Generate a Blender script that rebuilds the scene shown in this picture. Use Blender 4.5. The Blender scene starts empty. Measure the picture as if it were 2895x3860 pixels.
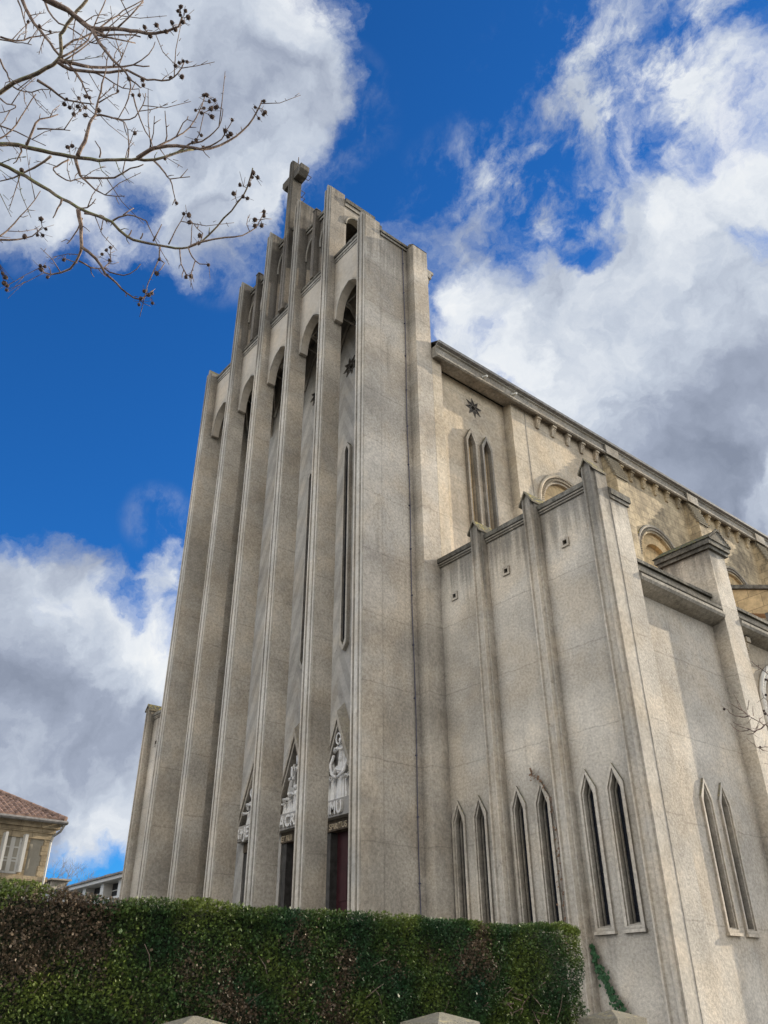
import bpy, bmesh, math, random
import numpy as np
from mathutils import Vector, Matrix, noise as mnoise
from mathutils.geometry import tessellate_polygon

random.seed(7); rng = np.random.default_rng(7)
scene = bpy.context.scene
COL = scene.collection

# ------------------------------------------------------------------ camera
FPX, PITCH, ROLL, YAW = 3070.305, math.radians(31.19461), math.radians(-0.45863), math.radians(50.35067)
Fv = Vector((-math.sin(YAW)*math.cos(PITCH), math.cos(YAW)*math.cos(PITCH), math.sin(PITCH)))
r0 = Vector((math.cos(YAW), math.sin(YAW), 0)); u0 = r0.cross(Fv)
Rv = r0*math.cos(ROLL) + u0*math.sin(ROLL); Uv = -r0*math.sin(ROLL) + u0*math.cos(ROLL)
EYE = Vector((0, 0, 1.6))
cam = bpy.data.cameras.new("camera"); co = bpy.data.objects.new("camera", cam); COL.objects.link(co)
M = Matrix((Rv, Uv, -Fv)).transposed().to_4x4(); M.translation = EYE
co.matrix_world = M
cam.sensor_fit = 'VERTICAL'; cam.sensor_height = 36; cam.sensor_width = 36
cam.lens = FPX/3860*36; cam.clip_end = 3000; cam.clip_start = .05
scene.camera = co
scene.view_settings.view_transform = 'Standard'; scene.view_settings.look = 'None'
scene.view_settings.exposure = 0; scene.view_settings.gamma = 1

def ray(x, y):
    """direction in the world of a point of the original view (2895 x 3860)"""
    return Fv*FPX + Rv*(x-1447.5) - Uv*(y-1930)
def depth_point(x, y, d):
    return EYE + ray(x, y)/FPX*d

# ------------------------------------------------------------------ sun + sky
SUN_AZ, SUN_EL = math.radians(9.6), math.radians(20)
sd = Vector((math.sin(SUN_AZ)*math.cos(SUN_EL), math.cos(SUN_AZ)*math.cos(SUN_EL), math.sin(SUN_EL)))
sun = bpy.data.lights.new("sun", 'SUN'); sun.energy = 8.5; sun.angle = math.radians(.53); sun.color = (1, .86, .66)
so = bpy.data.objects.new("sun", sun); COL.objects.link(so)
so.rotation_euler = sd.to_track_quat('Z', 'Y').to_euler()

class NT:
    """tiny helper to write node trees"""
    def __init__(s, tree): s.t = tree; s.n = tree.nodes; s.l = tree.links
    def node(s, typ, **k):
        n = s.n.new(typ)
        for a, v in k.items(): setattr(n, a, v)
        return n
    def link(s, a, b): s.l.new(a, b)
    def val(s, inp, v):
        if isinstance(v, bpy.types.NodeSocket): s.l.new(v, inp)
        else: inp.default_value = v
    def math(s, op, a, b=0.0, c=None, clamp=False):
        n = s.n.new('ShaderNodeMath'); n.operation = op; n.use_clamp = clamp
        s.val(n.inputs[0], a); s.val(n.inputs[1], b)
        if c is not None: s.val(n.inputs[2], c)
        return n.outputs[0]
    def vmath(s, op, a, b=(0, 0, 0), scale=None):
        n = s.n.new('ShaderNodeVectorMath'); n.operation = op
        s.val(n.inputs[0], a); s.val(n.inputs[1], b)
        if scale is not None: s.val(n.inputs['Scale'], scale)
        return n.outputs['Value'] if op in ('DOT_PRODUCT', 'LENGTH') else n.outputs[0]
    def ramp(s, v, a, b, c=0.0, d=1.0, smooth=True):
        n = s.n.new('ShaderNodeMapRange'); n.clamp = True
        if smooth: n.interpolation_type = 'SMOOTHSTEP'
        s.val(n.inputs[0], v)
        for i, q in enumerate((a, b, c, d)): n.inputs[i+1].default_value = q
        return n.outputs[0]
    def noise(s, vec, scale, detail=4, rough=.55, dist=0.0, col=False):
        n = s.n.new('ShaderNodeTexNoise'); s.val(n.inputs['Vector'], vec)
        n.inputs['Scale'].default_value = scale; n.inputs['Detail'].default_value = detail
        n.inputs['Roughness'].default_value = rough; n.inputs['Distortion'].default_value = dist
        return n.outputs['Color'] if col else n.outputs[0]
    def mix(s, f, a, b, blend='MIX'):
        n = s.n.new('ShaderNodeMix'); n.data_type = 'RGBA'; n.blend_type = blend
        s.val(n.inputs[0], f)
        for i, q in ((6, a), (7, b)):
            if isinstance(q, (tuple, list)) and len(q) == 3: q = (*q, 1)
            s.val(n.inputs[i], q)
        return n.outputs[2]
    def scale(s, vec, sc):
        return s.vmath('MULTIPLY', vec, sc)

world = bpy.data.worlds.new("World"); scene.world = world; world.use_nodes = True
def build_world():
    w = NT(world.node_tree); w.n.clear()
    out = w.node('ShaderNodeOutputWorld'); bg = w.node('ShaderNodeBackground')
    tc = w.node('ShaderNodeTexCoord'); d = w.vmath('NORMALIZE', tc.outputs['Generated'])
    sky = w.node('ShaderNodeTexSky'); sky.sky_type = 'NISHITA'; sky.sun_disc = False
    sky.sun_elevation = SUN_EL; sky.sun_rotation = SUN_AZ; sky.altitude = 100
    sky.air_density = 1.0; sky.dust_density = .35; sky.ozone_density = 3.0
    blue = w.mix(1.0, sky.outputs[0], (SKYS[0], SKYS[1], SKYS[2], 1), 'MULTIPLY')
    g = w.node('ShaderNodeGamma'); w.link(blue, g.inputs[0]); g.inputs[1].default_value = 1.0
    blue = g.outputs[0]
    def dirn(x, y):
        v = ray(x*2895/1659, y*2895/1659); return v.normalized()
    # ragged edges: the direction is disturbed before the cloud banks are laid down
    n1 = w.vmath('SUBTRACT', w.noise(d, 6.0, 8, .60, col=True), (.5, .5, .5))
    n2 = w.vmath('SUBTRACT', w.noise(d, 2.2, 3, .5, col=True), (.5, .5, .5))
    dw = w.vmath('NORMALIZE', w.vmath('ADD', w.vmath('ADD', d, w.vmath('SCALE', n1, scale=.19)), w.vmath('SCALE', n2, scale=.06)))
    def field(blobs, vec):
        acc = None
        for (x, y, rad, wt) in blobs:
            c = dirn(x, y); ang = rad*.0326
            dt = w.vmath('DOT_PRODUCT', vec, tuple(c))
            m = w.ramp(dt, math.cos(math.radians(ang*1.25)), math.cos(math.radians(ang*.35)), 0, wt)
            acc = m if acc is None else w.math('ADD', acc, m)
        return acc
    banks = [  # x, y, radius (on a 1659 x 2212 picture), weight
        (150, 60, 330, .9), (420, 120, 300, .9), (540, 240, 190, .9), (330, 420, 150, .7), (470, 470, 110, .55), (600, 170, 120, .6), (80, 200, 160, .4),
        (40, 470, 90, .6), (140, 430, 70, .2), (-200, 100, 330, .6),
        (1340, 700, 190, .75), (1540, 590, 220, .85), (1700, 250, 170, .5), (1130, 740, 180, .7), (1500, 900, 320, .8), (1230, 560, 130, .35),
        (1020, 640, 80, .6), (1380, 520, 120, .3), (1060, 450, 80, .28), (960, 530, 60, .3), (1530, 330, 120, .3), (1400, 190, 90, .12), (1659, 1000, 350, .6), (1450, 1060, 220, .7), (1640, 1150, 200, .8),
        (1620, 90, 110, .2), (1700, 600, 250, .4),
        (110, 1570, 270, .85), (300, 1410, 160, .6), (60, 1350, 130, .6), (365, 1210, 65, .5), (110, 1210, 75, .5), (300, 1680, 200, .7), (170, 1800, 150, .8),
        (0, 1240, 60, .4), (370, 1110, 60, .25), (-250, 1500, 320, .8), (220, 1230, 70, .3),
        (300, 850, 230, -.7), (80, 850, 250, -.7), (300, 1060, 160, -.3), (860, 250, 210, -.5), (1050, 100, 200, -.5), (0, 350, 70, -.5), (300, 400, 85, -1.0), (60, 340, 60, -.5), (200, 1890, 95, -1.2), (60, 1880, 70, -.3), (150, 340, 60, -.2), (1250, 500, 75, -.8), (1570, 500, 60, -.5), (1480, 330, 60, -.4), (90, 1320, 50, -.6), (260, 1300, 60, -.5), (1160, 870, 60, -.5), (30, 230, 60, -.15)]
    base = field(banks, dw)
    fine = w.math('MULTIPLY', w.math('SUBTRACT', w.noise(dw, 8, 9, .66, .2), .5), 2.9)
    # elsewhere (behind the viewer) broken cloud, unseen, brightened to lift the ambient light
    back = w.math('MULTIPLY', w.ramp(w.vmath('DOT_PRODUCT', d, tuple(Fv)), .5, .2), w.ramp(w.noise(d, 2.0, 5, .6), .36, .52, 0, 1.0))
    dens = w.math('ADD', w.math('ADD', base, fine), back)
    cov = w.ramp(dens, .02, 1.15)
    wz = field([(1270, 300, 230, .9), (1400, 130, 190, .9), (1020, 450, 150, .7), (1150, 560, 200, .6), (340, 1120, 70, .35), (480, 530, 110, .7), (60, 470, 100, .4), (700, 260, 130, .5), (1560, 80, 160, .6), (1180, 860, 90, .3)], d)
    dw2 = w.vmath('ADD', d, w.vmath('SCALE', n1, scale=.07)); wn = w.noise(w.vmath('MULTIPLY', dw2, (1.0, 1.35, .75)), 12, 9, .66, 0)
    wisp = w.math('MULTIPLY', w.math('MULTIPLY', wz, w.ramp(wn, .44, .78)), .95, clamp=True)
    cov = w.math('SUBTRACT', w.math('ADD', cov, wisp), w.math('MULTIPLY', cov, wisp))
    # shading of the cloud bodies
    darks = [(1620, 980, 260, .65), (1500, 960, 200, .5), (1330, 740, 120, .25), (80, 1620, 180, .6), (250, 1600, 130, .6), (150, 1490, 90, .4), (60, 1420, 60, .3),
             (300, 60, 260, .25), (1640, 640, 120, .5), (560, 380, 110, -.2), (1560, 700, 120, .2), (20, 1750, 110, .35), (390, 330, 170, .22), (-300, 1400, 250, .5)]
    brights = [(620, 200, 110, .6), (600, 300, 90, .4), (1330, 860, 110, 1.1), (1200, 800, 90, .6), (1450, 620, 160, .45), (960, 690, 70, .5), (1560, 300, 160, .5), (200, 1370, 150, .6), (40, 1330, 90, .4), (250, 1790, 120, .35), (330, 1440, 80, .3), (1090, 640, 90, .4)]
    dk = field(darks, dw); br = field(brights, dw)
    puff = w.noise(dw, 6.0, 8, .58, .25)
    sh = w.math('ADD', w.math('MULTIPLY', w.math('SUBTRACT', puff, .5), 3.9), w.math('SUBTRACT', w.math('MULTIPLY', br, .38), w.math('MULTIPLY', dk, .42)))
    sh = w.math('ADD', sh, w.math('MULTIPLY', w.ramp(dens, 1.0, 2.0), -.12))
    t = w.ramp(sh, -1.25, .95, 0, 1, smooth=False)
    cr = w.node('ShaderNodeValToRGB'); w.link(t, cr.inputs[0])
    e = cr.color_ramp.elements
    e[0].position = 0; e[0].color = (.24, .28, .37, 1); e[1].position = 1; e[1].color = (1.0, 1.0, .98, 1)
    for p, c in ((.3, (.36, .41, .52)), (.52, (.56, .62, .72)), (.75, (.80, .84, .89))):
        q = e.new(p); q.color = (*c, 1)
    cloud = cr.outputs[0]
    cloud = w.mix(w.ramp(w.vmath('DOT_PRODUCT', d, tuple(Fv)), .55, .2), cloud, FILL_CLOUD)
    res = w.mix(cov, blue, cloud)
    w.link(res, bg.inputs[0]); bg.inputs[1].default_value = 1.0
    w.link(bg.outputs[0], out.inputs[0])
SKYS = (.022, .095, .178)
FILL_CLOUD = (2.4, 2.3, 2.1)  # unseen cloud set brighter than the visible sky, as fill
build_world()

# ------------------------------------------------------------------ materials
def new_mat(name):
    m = bpy.data.materials.new(name); m.use_nodes = True
    t = NT(m.node_tree); t.n.clear()
    out = t.node('ShaderNodeOutputMaterial'); b = t.node('ShaderNodeBsdfPrincipled')
    t.link(b.outputs[0], out.inputs[0])
    return m, t, b
def world_pos(t): return t.node('ShaderNodeNewGeometry').outputs['Position']

def concrete(name, col, grain=.5, top=None, band=3.0, streak=.7, blotch=.36, lichen=.8, lines=True, chevron=False, gscale=13.0, bump=.5, lower=None, moss=(.10, .105, .03), soot_shade=None):
    m, t, b = new_mat(name); p = world_pos(t)
    geo = t.node('ShaderNodeNewGeometry'); sx = t.node('ShaderNodeSeparateXYZ'); t.link(p, sx.inputs[0])
    nx = t.node('ShaderNodeSeparateXYZ'); t.link(geo.outputs['Normal'], nx.inputs[0])
    big = t.noise(p, .55, 5, .6); mid = t.noise(p, 2.6, 4, .6)
    gr = t.noise(p, gscale, 3, .75); gr2 = t.noise(p, gscale*3.1, 2, .6)
    f = t.math('ADD', t.ramp(big, .3, .7, 1-blotch*.5, 1+blotch*.45), t.math('MULTIPLY', t.math('SUBTRACT', mid, .5), blotch*.8))
    g = t.math('ADD', t.ramp(gr, .34, .66, 1-grain*.5, 1+grain*.5, smooth=False), t.math('MULTIPLY', t.math('SUBTRACT', gr2, .5), grain*.9))
    f = t.math('MULTIPLY', f, g)
    if lines:   # the shuttering lifts
        zz = t.math('ADD', sx.outputs[2], t.math('MULTIPLY', mid, .12))
        fr = t.math('FRACT', t.math('DIVIDE', zz, 2.05))
        ln = t.ramp(t.math('ABSOLUTE', t.math('SUBTRACT', fr, .5)), 0, .014, .77, 1)
        f = t.math('MULTIPLY', f, ln)
        sl = t.noise(t.scale(p, (.02, .02, .49)), 1.0, 0)      # every lift a little different
        f = t.math('MULTIPLY', f, t.ramp(sl, .35, .65, .86, 1.08))
    if chevron:
        xx = t.math('PINGPONG', t.math('ADD', sx.outputs[0], 40.2), 1.2)
        q = t.math('ADD', sx.outputs[2], t.math('MULTIPLY', xx, 2.3))
        st = t.ramp(t.math('PINGPONG', t.math('MULTIPLY', q, 1.5), 1.0), .44, .56, .89, 1.06)
        f = t.math('MULTIPLY', f, st)
    c = t.mix(1.0, (*col, 1), t.vmath('SCALE', (1, 1, 1), scale=f), 'MULTIPLY')
    # cool / warm drift
    c = t.mix(t.ramp(t.noise(p, .8, 3), .4, .65, 0, .35), c, t.mix(1.0, c, (1.10, .98, .82), 'MULTIPLY'))
    # hairline cracks and patched areas
    vo = t.node('ShaderNodeTexVoronoi'); vo.feature = 'DISTANCE_TO_EDGE'; vo.inputs['Scale'].default_value = .42
    t.link(t.vmath('ADD', p, t.vmath('SCALE', t.noise(p, 1.3, 6, .7, col=True), scale=1.1)), vo.inputs['Vector'])
    ck = t.math('MULTIPLY', t.ramp(vo.outputs[0], .006, .0, 0, .55), t.ramp(t.noise(p, .45, 2), .5, .62))
    c = t.mix(ck, c, t.mix(1.0, c, (.35, .34, .33), 'MULTIPLY'))
    rs = t.math('MULTIPLY', t.ramp(t.noise(t.scale(p, (1.7, 1.7, .35)), 1.0, 6, .7), .66, .78), .35)
    c = t.mix(rs, c, t.mix(1.0, c, (.82, .60, .42), 'MULTIPLY'))
    sk = t.noise(t.scale(p, (2.6, 2.6, .16)), 1.0, 6, .66)
    if top is not None:
        gd = t.ramp(sx.outputs[2], top-band, top, 0, 1)
        dk = t.math('MULTIPLY', t.ramp(t.math('ADD', sk, t.math('MULTIPLY', gd, .34)), .58, .86), streak)
    else:
        dk = t.math('MULTIPLY', t.ramp(sk, .56, .78), streak*.45)
    c = t.mix(dk, c, t.mix(1.0, c, (.26, .27, .28), 'MULTIPLY'))
    if soot_shade is not None:  # soot and belfry shade painted together as a darkening between two heights
        so_ = t.math('MULTIPLY', t.ramp(sx.outputs[2], soot_shade[1]+.25, soot_shade[1]-.1), t.ramp(sx.outputs[2], soot_shade[0]-.6, soot_shade[0]+.2))
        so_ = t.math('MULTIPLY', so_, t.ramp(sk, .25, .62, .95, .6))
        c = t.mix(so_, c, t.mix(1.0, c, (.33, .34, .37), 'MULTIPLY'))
    if lower is not None:
        lo = t.math('MULTIPLY', t.ramp(sx.outputs[2], lower, 0, 0, 1), t.ramp(sk, .35, .7, .2, .8))
        c = t.mix(lo, c, t.mix(1.0, c, (.55, .56, .55), 'MULTIPLY'))
    ao = t.node('ShaderNodeAmbientOcclusion'); ao.samples = 3; ao.inputs['Distance'].default_value = .4; ao.only_local = False  # shade of corners and grooves mixed into the colour by occlusion
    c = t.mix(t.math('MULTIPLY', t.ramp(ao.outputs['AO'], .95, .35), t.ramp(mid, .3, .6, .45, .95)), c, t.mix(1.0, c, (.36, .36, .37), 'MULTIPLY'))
    up = t.math('MULTIPLY', t.ramp(nx.outputs[2], .2, .6), lichen)
    lc = t.mix(t.ramp(t.noise(p, 9, 4), .48, .6), (.075, .075, .06), t.mix(t.ramp(t.noise(p, 17, 2), .5, .62), moss, (.30, .25, .10)))
    c = t.mix(up, c, lc)
    t.link(c, b.inputs['Base Color']); b.inputs['Roughness'].default_value = .93
    b.inputs['Specular IOR Level'].default_value = .15
    bp = t.node('ShaderNodeBump'); bp.inputs['Strength'].default_value = bump; bp.inputs['Distance'].default_value = .03
    t.link(gr, bp.inputs['Height']); t.link(bp.outputs[0], b.inputs['Normal'])
    return m

CW = (.425, .392, .342)
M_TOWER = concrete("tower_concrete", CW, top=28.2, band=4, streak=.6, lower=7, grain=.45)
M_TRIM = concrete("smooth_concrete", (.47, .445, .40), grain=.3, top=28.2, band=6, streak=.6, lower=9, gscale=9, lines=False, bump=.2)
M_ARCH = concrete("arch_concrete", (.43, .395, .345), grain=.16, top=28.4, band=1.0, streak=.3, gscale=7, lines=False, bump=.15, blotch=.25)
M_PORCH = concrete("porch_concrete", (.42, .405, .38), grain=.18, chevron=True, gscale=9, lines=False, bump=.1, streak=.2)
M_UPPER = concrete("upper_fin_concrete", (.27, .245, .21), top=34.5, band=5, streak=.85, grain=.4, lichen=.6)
M_SOOT_SHADE = concrete("soot_shaded_upper_concrete", (.27, .245, .21), top=34.5, band=5, streak=.8, grain=.4, lichen=.6, soot_shade=(28.0, 32.6))  # upper fin colour again, darkened for soot and the shade inside the belfry
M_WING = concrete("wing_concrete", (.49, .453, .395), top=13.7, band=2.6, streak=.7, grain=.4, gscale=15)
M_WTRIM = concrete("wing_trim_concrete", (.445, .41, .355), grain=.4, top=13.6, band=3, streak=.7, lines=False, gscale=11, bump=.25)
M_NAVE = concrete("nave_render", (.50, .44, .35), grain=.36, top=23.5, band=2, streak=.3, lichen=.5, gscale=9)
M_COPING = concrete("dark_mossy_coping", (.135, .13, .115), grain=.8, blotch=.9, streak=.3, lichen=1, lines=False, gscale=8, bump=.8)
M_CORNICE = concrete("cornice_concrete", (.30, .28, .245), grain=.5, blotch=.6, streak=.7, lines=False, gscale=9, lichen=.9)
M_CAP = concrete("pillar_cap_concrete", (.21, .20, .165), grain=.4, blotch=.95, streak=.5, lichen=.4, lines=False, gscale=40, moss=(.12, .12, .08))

def stone(name, col, course=.36, length=.62, dark=.6):
    m, t, b = new_mat(name); p = world_pos(t); sx = t.node('ShaderNodeSeparateXYZ'); t.link(p, sx.inputs[0])
    cb = t.node('ShaderNodeCombineXYZ'); t.link(t.math('ADD', sx.outputs[1], sx.outputs[0]), cb.inputs[0]); t.link(sx.outputs[2], cb.inputs[1])
    bk = t.node('ShaderNodeTexBrick'); t.link(cb.outputs[0], bk.inputs['Vector'])
    bk.inputs['Scale'].default_value = 1; bk.inputs['Brick Width'].default_value = length; bk.inputs['Row Height'].default_value = course
    bk.inputs['Mortar Size'].default_value = .014; bk.inputs['Mortar Smooth'].default_value = .3
    bk.inputs['Color1'].default_value = (*[c*1.08 for c in col], 1); bk.inputs['Color2'].default_value = (*[c*.86 for c in col], 1)
    bk.inputs['Mortar'].default_value = (*[c*.55 for c in col], 1)
    c = t.mix(1.0, bk.outputs[0], t.vmath('SCALE', (1, 1, 1), scale=t.ramp(t.noise(p, 3, 5, .65), .3, .7, .72, 1.2)), 'MULTIPLY')
    st = t.ramp(t.noise(t.scale(p, (.5, .45, .35)), 1.3, 5, .65), .47, .6, 0, dark)
    c = t.mix(st, c, t.mix(1.0, c, (.30, .30, .32), 'MULTIPLY'))
    t.link(c, b.inputs['Base Color']); b.inputs['Roughness'].default_value = .95
    bp = t.node('ShaderNodeBump'); bp.inputs['Strength'].default_value = .4; bp.inputs['Distance'].default_value = .03
    t.link(t.noise(p, 12, 4), bp.inputs['Height']); t.link(bp.outputs[0], b.inputs['Normal'])
    return m
M_STONE = stone("old_limestone", (.45, .37, .245))
M_STONEC = stone("clean_limestone", (.56, .42, .235), dark=.15, course=.5, length=.9)
M_HSTONE = stone("house_limestone", (.36, .295, .20), course=.4, length=.9, dark=.2)

def plain(name, col, rough=.8, var=.25, scale=6, metal=0.0, spec=.3, bump=0.0):
    m, t, b = new_mat(name); p = world_pos(t)
    f = t.ramp(t.noise(p, scale, 5, .6), .3, .7, 1-var, 1+var)
    c = t.mix(1.0, (*col, 1), t.vmath('SCALE', (1, 1, 1), scale=f), 'MULTIPLY')
    t.link(c, b.inputs['Base Color']); b.inputs['Roughness'].default_value = rough
    b.inputs['Metallic'].default_value = metal; b.inputs['Specular IOR Level'].default_value = spec
    if bump:
        bp = t.node('ShaderNodeBump'); bp.inputs['Strength'].default_value = bump; bp.inputs['Distance'].default_value = .02
        t.link(t.noise(p, scale*4, 4), bp.inputs['Height']); t.link(bp.outputs[0], b.inputs['Normal'])
    return m
M_GLASS = plain("dark_leaded_glass", (.012, .014, .02), rough=.18, spec=.5, var=.3)
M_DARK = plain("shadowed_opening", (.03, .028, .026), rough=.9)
M_CHARCOAL = plain("blackened_star", (.11, .10, .088), rough=.9)
M_DOOR = plain("dark_red_door", (.045, .014, .018), rough=.5, scale=3)
M_RELIEF = plain("white_relief_plaster", (.80, .785, .76), rough=.85, var=.12, scale=4, bump=.2)
M_BAND = plain("letter_band_plaster", (.36, .345, .325), rough=.85, var=.1, scale=3)  # darkened in place of the shadows that set off the letters
M_LETTERSIDE = plain("letter_plaster", (.80, .78, .75), rough=.85, var=.06)
M_SIGN = plain("brown_lintel", (.10, .08, .06), rough=.85, var=.3)
M_JAMB = plain("dark_jamb", (.07, .068, .066), rough=.9)  # dark colour also carries the shade of the door recess
M_RENDER2 = plain("pale_grey_render", (.50, .49, .46), rough=.9, var=.15, scale=3)
M_GOLD = plain("tan_letters", (.62, .52, .38), rough=.7, var=.1)
M_IRON = plain("rusty_iron", (.10, .07, .055), rough=.8)
M_CABLE = plain("blue_grey_cable", (.06, .062, .10), rough=.6)
M_PIPE = plain("pale_zinc_pipe", (.60, .60, .57), rough=.5, var=.1)
M_ZINC = plain("grey_zinc", (.22, .215, .21), rough=.5, var=.25, metal=.2)
M_ROOF = plain("grey_roof_sheet", (.20, .18, .165), rough=.7, var=.4, scale=3)
M_RED = plain("brown_clay_tile", (.20, .135, .11), rough=.85, var=.45, scale=4)
M_RENDER = plain("grey_house_render", (.30, .285, .245), rough=.9, var=.1, scale=2)
M_WHITE = plain("white_paint", (.50, .50, .485), rough=.5, var=.06, scale=1)
M_PANE = plain("window_pane", (.02, .022, .028), rough=.3, spec=.2)
M_GROUND = plain("gravelly_ground", (.16, .15, .12), rough=.95, var=.3, scale=2)
M_ASPHALT = plain("asphalt", (.05, .05, .052), rough=.9, var=.25, scale=9)
M_PAVE = plain("pavement_concrete", (.24, .23, .21), rough=.9, var=.2, scale=5)

# ------------------------------------------------------------------ mesh helper
class MB:
    def __init__(s): s.v = []; s.f = []; s.m = []
    def add(s, vs, fs, mi=0):
        o = len(s.v); s.v += [tuple(p) for p in vs]
        for q in fs: s.f.append(tuple(i+o for i in q)); s.m.append(mi)
        return s
    def box(s, x0, x1, y0, y1, z0, z1, mi=0):
        return s.add([(x0, y0, z0), (x1, y0, z0), (x1, y1, z0), (x0, y1, z0), (x0, y0, z1), (x1, y0, z1), (x1, y1, z1), (x0, y1, z1)],
              [(0, 3, 2, 1), (4, 5, 6, 7), (0, 1, 5, 4), (1, 2, 6, 5), (2, 3, 7, 6), (3, 0, 4, 7)], mi)
    def loft(s, A, B, caps=True, mi=0):
        n = len(A); s.add(list(A)+list(B), [(i, (i+1) % n, (i+1) % n+n, i+n) for i in range(n)], mi)
        if caps:
            for P, fl in ((A, True), (B, False)):
                tri = tessellate_polygon([[Vector(p) for p in P]])
                s.add(P, [tuple(reversed(t)) if fl else tuple(t) for t in tri], mi)
        return s
    def extr(s, poly, fn, a, b, caps=True, mi=0):
        """poly in (u,v), fn(u,v,w)->xyz, swept from w=a to w=b"""
        return s.loft([fn(u, v, a) for u, v in poly], [fn(u, v, b) for u, v in poly], caps, mi)
    def wall(s, fn, outer, holes, a, b, mi=0, edge=None):
        """plate with holes; front at w=a, back at w=b"""
        loops = [outer]+holes; flat = [p for L in loops for p in L]
        tri = tessellate_polygon([[Vector((p[0], p[1], 0)) for p in L] for L in loops])
        for w in (a, b): s.add([fn(u, v, w) for u, v in flat], [tuple(t) for t in tri], mi)
        for k, L in enumerate(loops):
            n = len(L); s.add([fn(u, v, a) for u, v in L]+[fn(u, v, b) for u, v in L], [(i, (i+1) % n, (i+1) % n+n, i+n) for i in range(n)], mi if (edge is None or k == 0) else edge)
        return s
    def ring(s, fn, outer, inner, a, b, mi=0):
        """closed frame between two outlines of equal point count"""
        n = len(outer)
        P = [fn(u, v, a) for u, v in outer]+[fn(u, v, a) for u, v in inner]+[fn(u, v, b) for u, v in outer]+[fn(u, v, b) for u, v in inner]
        F = []
        for i in range(n):
            j = (i+1) % n
            F += [(i, j, j+n, i+n), (i+2*n, i+3*n, j+3*n, j+2*n), (i, i+2*n, j+2*n, j), (i+n, j+n, j+3*n, i+3*n)]
        return s.add(P, F, mi)
    def tube(s, pts, rad, seg=6, mi=0, cap=True):
        pts = [Vector(p) for p in pts]; n = len(pts)
        if not hasattr(rad, '__len__'): rad = [rad]*n
        rings = []; prev = None
        for i, p in enumerate(pts):
            d = (pts[min(i+1, n-1)]-pts[max(i-1, 0)])
            if d.length < 1e-9: d = Vector((0, 0, 1))
            d.normalize()
            a = prev if prev else (Vector((0, 0, 1)) if abs(d.z) < .9 else Vector((1, 0, 0)))
            a = (a-d*a.dot(d)); a.normalize(); bb = d.cross(a); prev = a
            rings.append([p+(a*math.cos(t)+bb*math.sin(t))*rad[i] for t in [2*math.pi*k/seg for k in range(seg)]])
        V = [q for R_ in rings for q in R_]; Fc = []
        for i in range(n-1):
            for k in range(seg):
                k2 = (k+1) % seg; Fc.append((i*seg+k, i*seg+k2, (i+1)*seg+k2, (i+1)*seg+k))
        if cap: Fc += [tuple(reversed(range(seg))), tuple(range((n-1)*seg, n*seg))]
        return s.add(V, Fc, mi)
    def build(s, name, mats, parent=None, smooth=False, bevel=0, recalc=True, kind=None, label=None):
        me = bpy.data.meshes.new(name)
        off = Vector(parent['_w']) if parent is not None else Vector((0, 0, 0))
        me.from_pydata([tuple(Vector(p)-off) for p in s.v], [], s.f)
        if not isinstance(mats, (list, tuple)): mats = [mats]
        for m in mats: me.materials.append(m)
        me.polygons.foreach_set('material_index', [min(i, len(mats)-1) for i in s.m])
        if recalc:
            bm = bmesh.new(); bm.from_mesh(me); bmesh.ops.remove_doubles(bm, verts=bm.verts, dist=1e-5)
            bmesh.ops.recalc_face_normals(bm, faces=bm.faces); bm.to_mesh(me); bm.free()
        if smooth: me.polygons.foreach_set('use_smooth', [True]*len(me.polygons))
        me.update()
        o = bpy.data.objects.new(name, me); COL.objects.link(o)
        o['_w'] = tuple(off)
        if parent is not None: o.parent = parent
        if bevel:
            bv = o.modifiers.new('bevel', 'BEVEL'); bv.width = bevel; bv.segments = 1; bv.limit_method = 'ANGLE'
        if kind: o['kind'] = kind
        if label: o['label'] = label
        return o
def empty(name, loc, label, cat, group=None):
    o = bpy.data.objects.new(name, None); COL.objects.link(o); o.location = loc; o['_w'] = tuple(loc)
    o['label'] = label; o['category'] = cat
    if group: o['group'] = group
    return o
def tag(o, label, cat, group=None):
    o['label'] = label; o['category'] = cat
    if group: o['group'] = group
    return o
fY = lambda u, v, w: (u, w, v)      # drawing plane X,Z ; depth Y
fX = lambda u, v, w: (w, u, v)      # drawing plane Y,Z ; depth X
fZ = lambda u, v, w: (u, v, w)

def text_mesh(s, size, ext, name, mat, parent, loc, facing='-Y', squeeze=1.0):
    cu = bpy.data.curves.new(name, 'FONT'); cu.body = s; cu.size = size; cu.extrude = ext; cu.offset = size*(.022 if size > .3 else .006)
    cu.space_character = 1.08
    ob = bpy.data.objects.new(name+'_curve', cu); COL.objects.link(ob)
    dg = bpy.context.evaluated_depsgraph_get(); me = bpy.data.meshes.new_from_object(ob.evaluated_get(dg))
    bpy.data.objects.remove(ob); me.name = name
    off = Vector(parent['_w'])
    for v in me.vertices:
        x, y, z = v.co; v.co = Vector((loc[0]+x*squeeze, loc[1]-z, loc[2]+y))-off
    me.materials.clear(); me.materials.append(mat); me.update()
    o = bpy.data.objects.new(name, me); COL.objects.link(o); o.parent = parent; o['_w'] = tuple(off)
    return o

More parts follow.
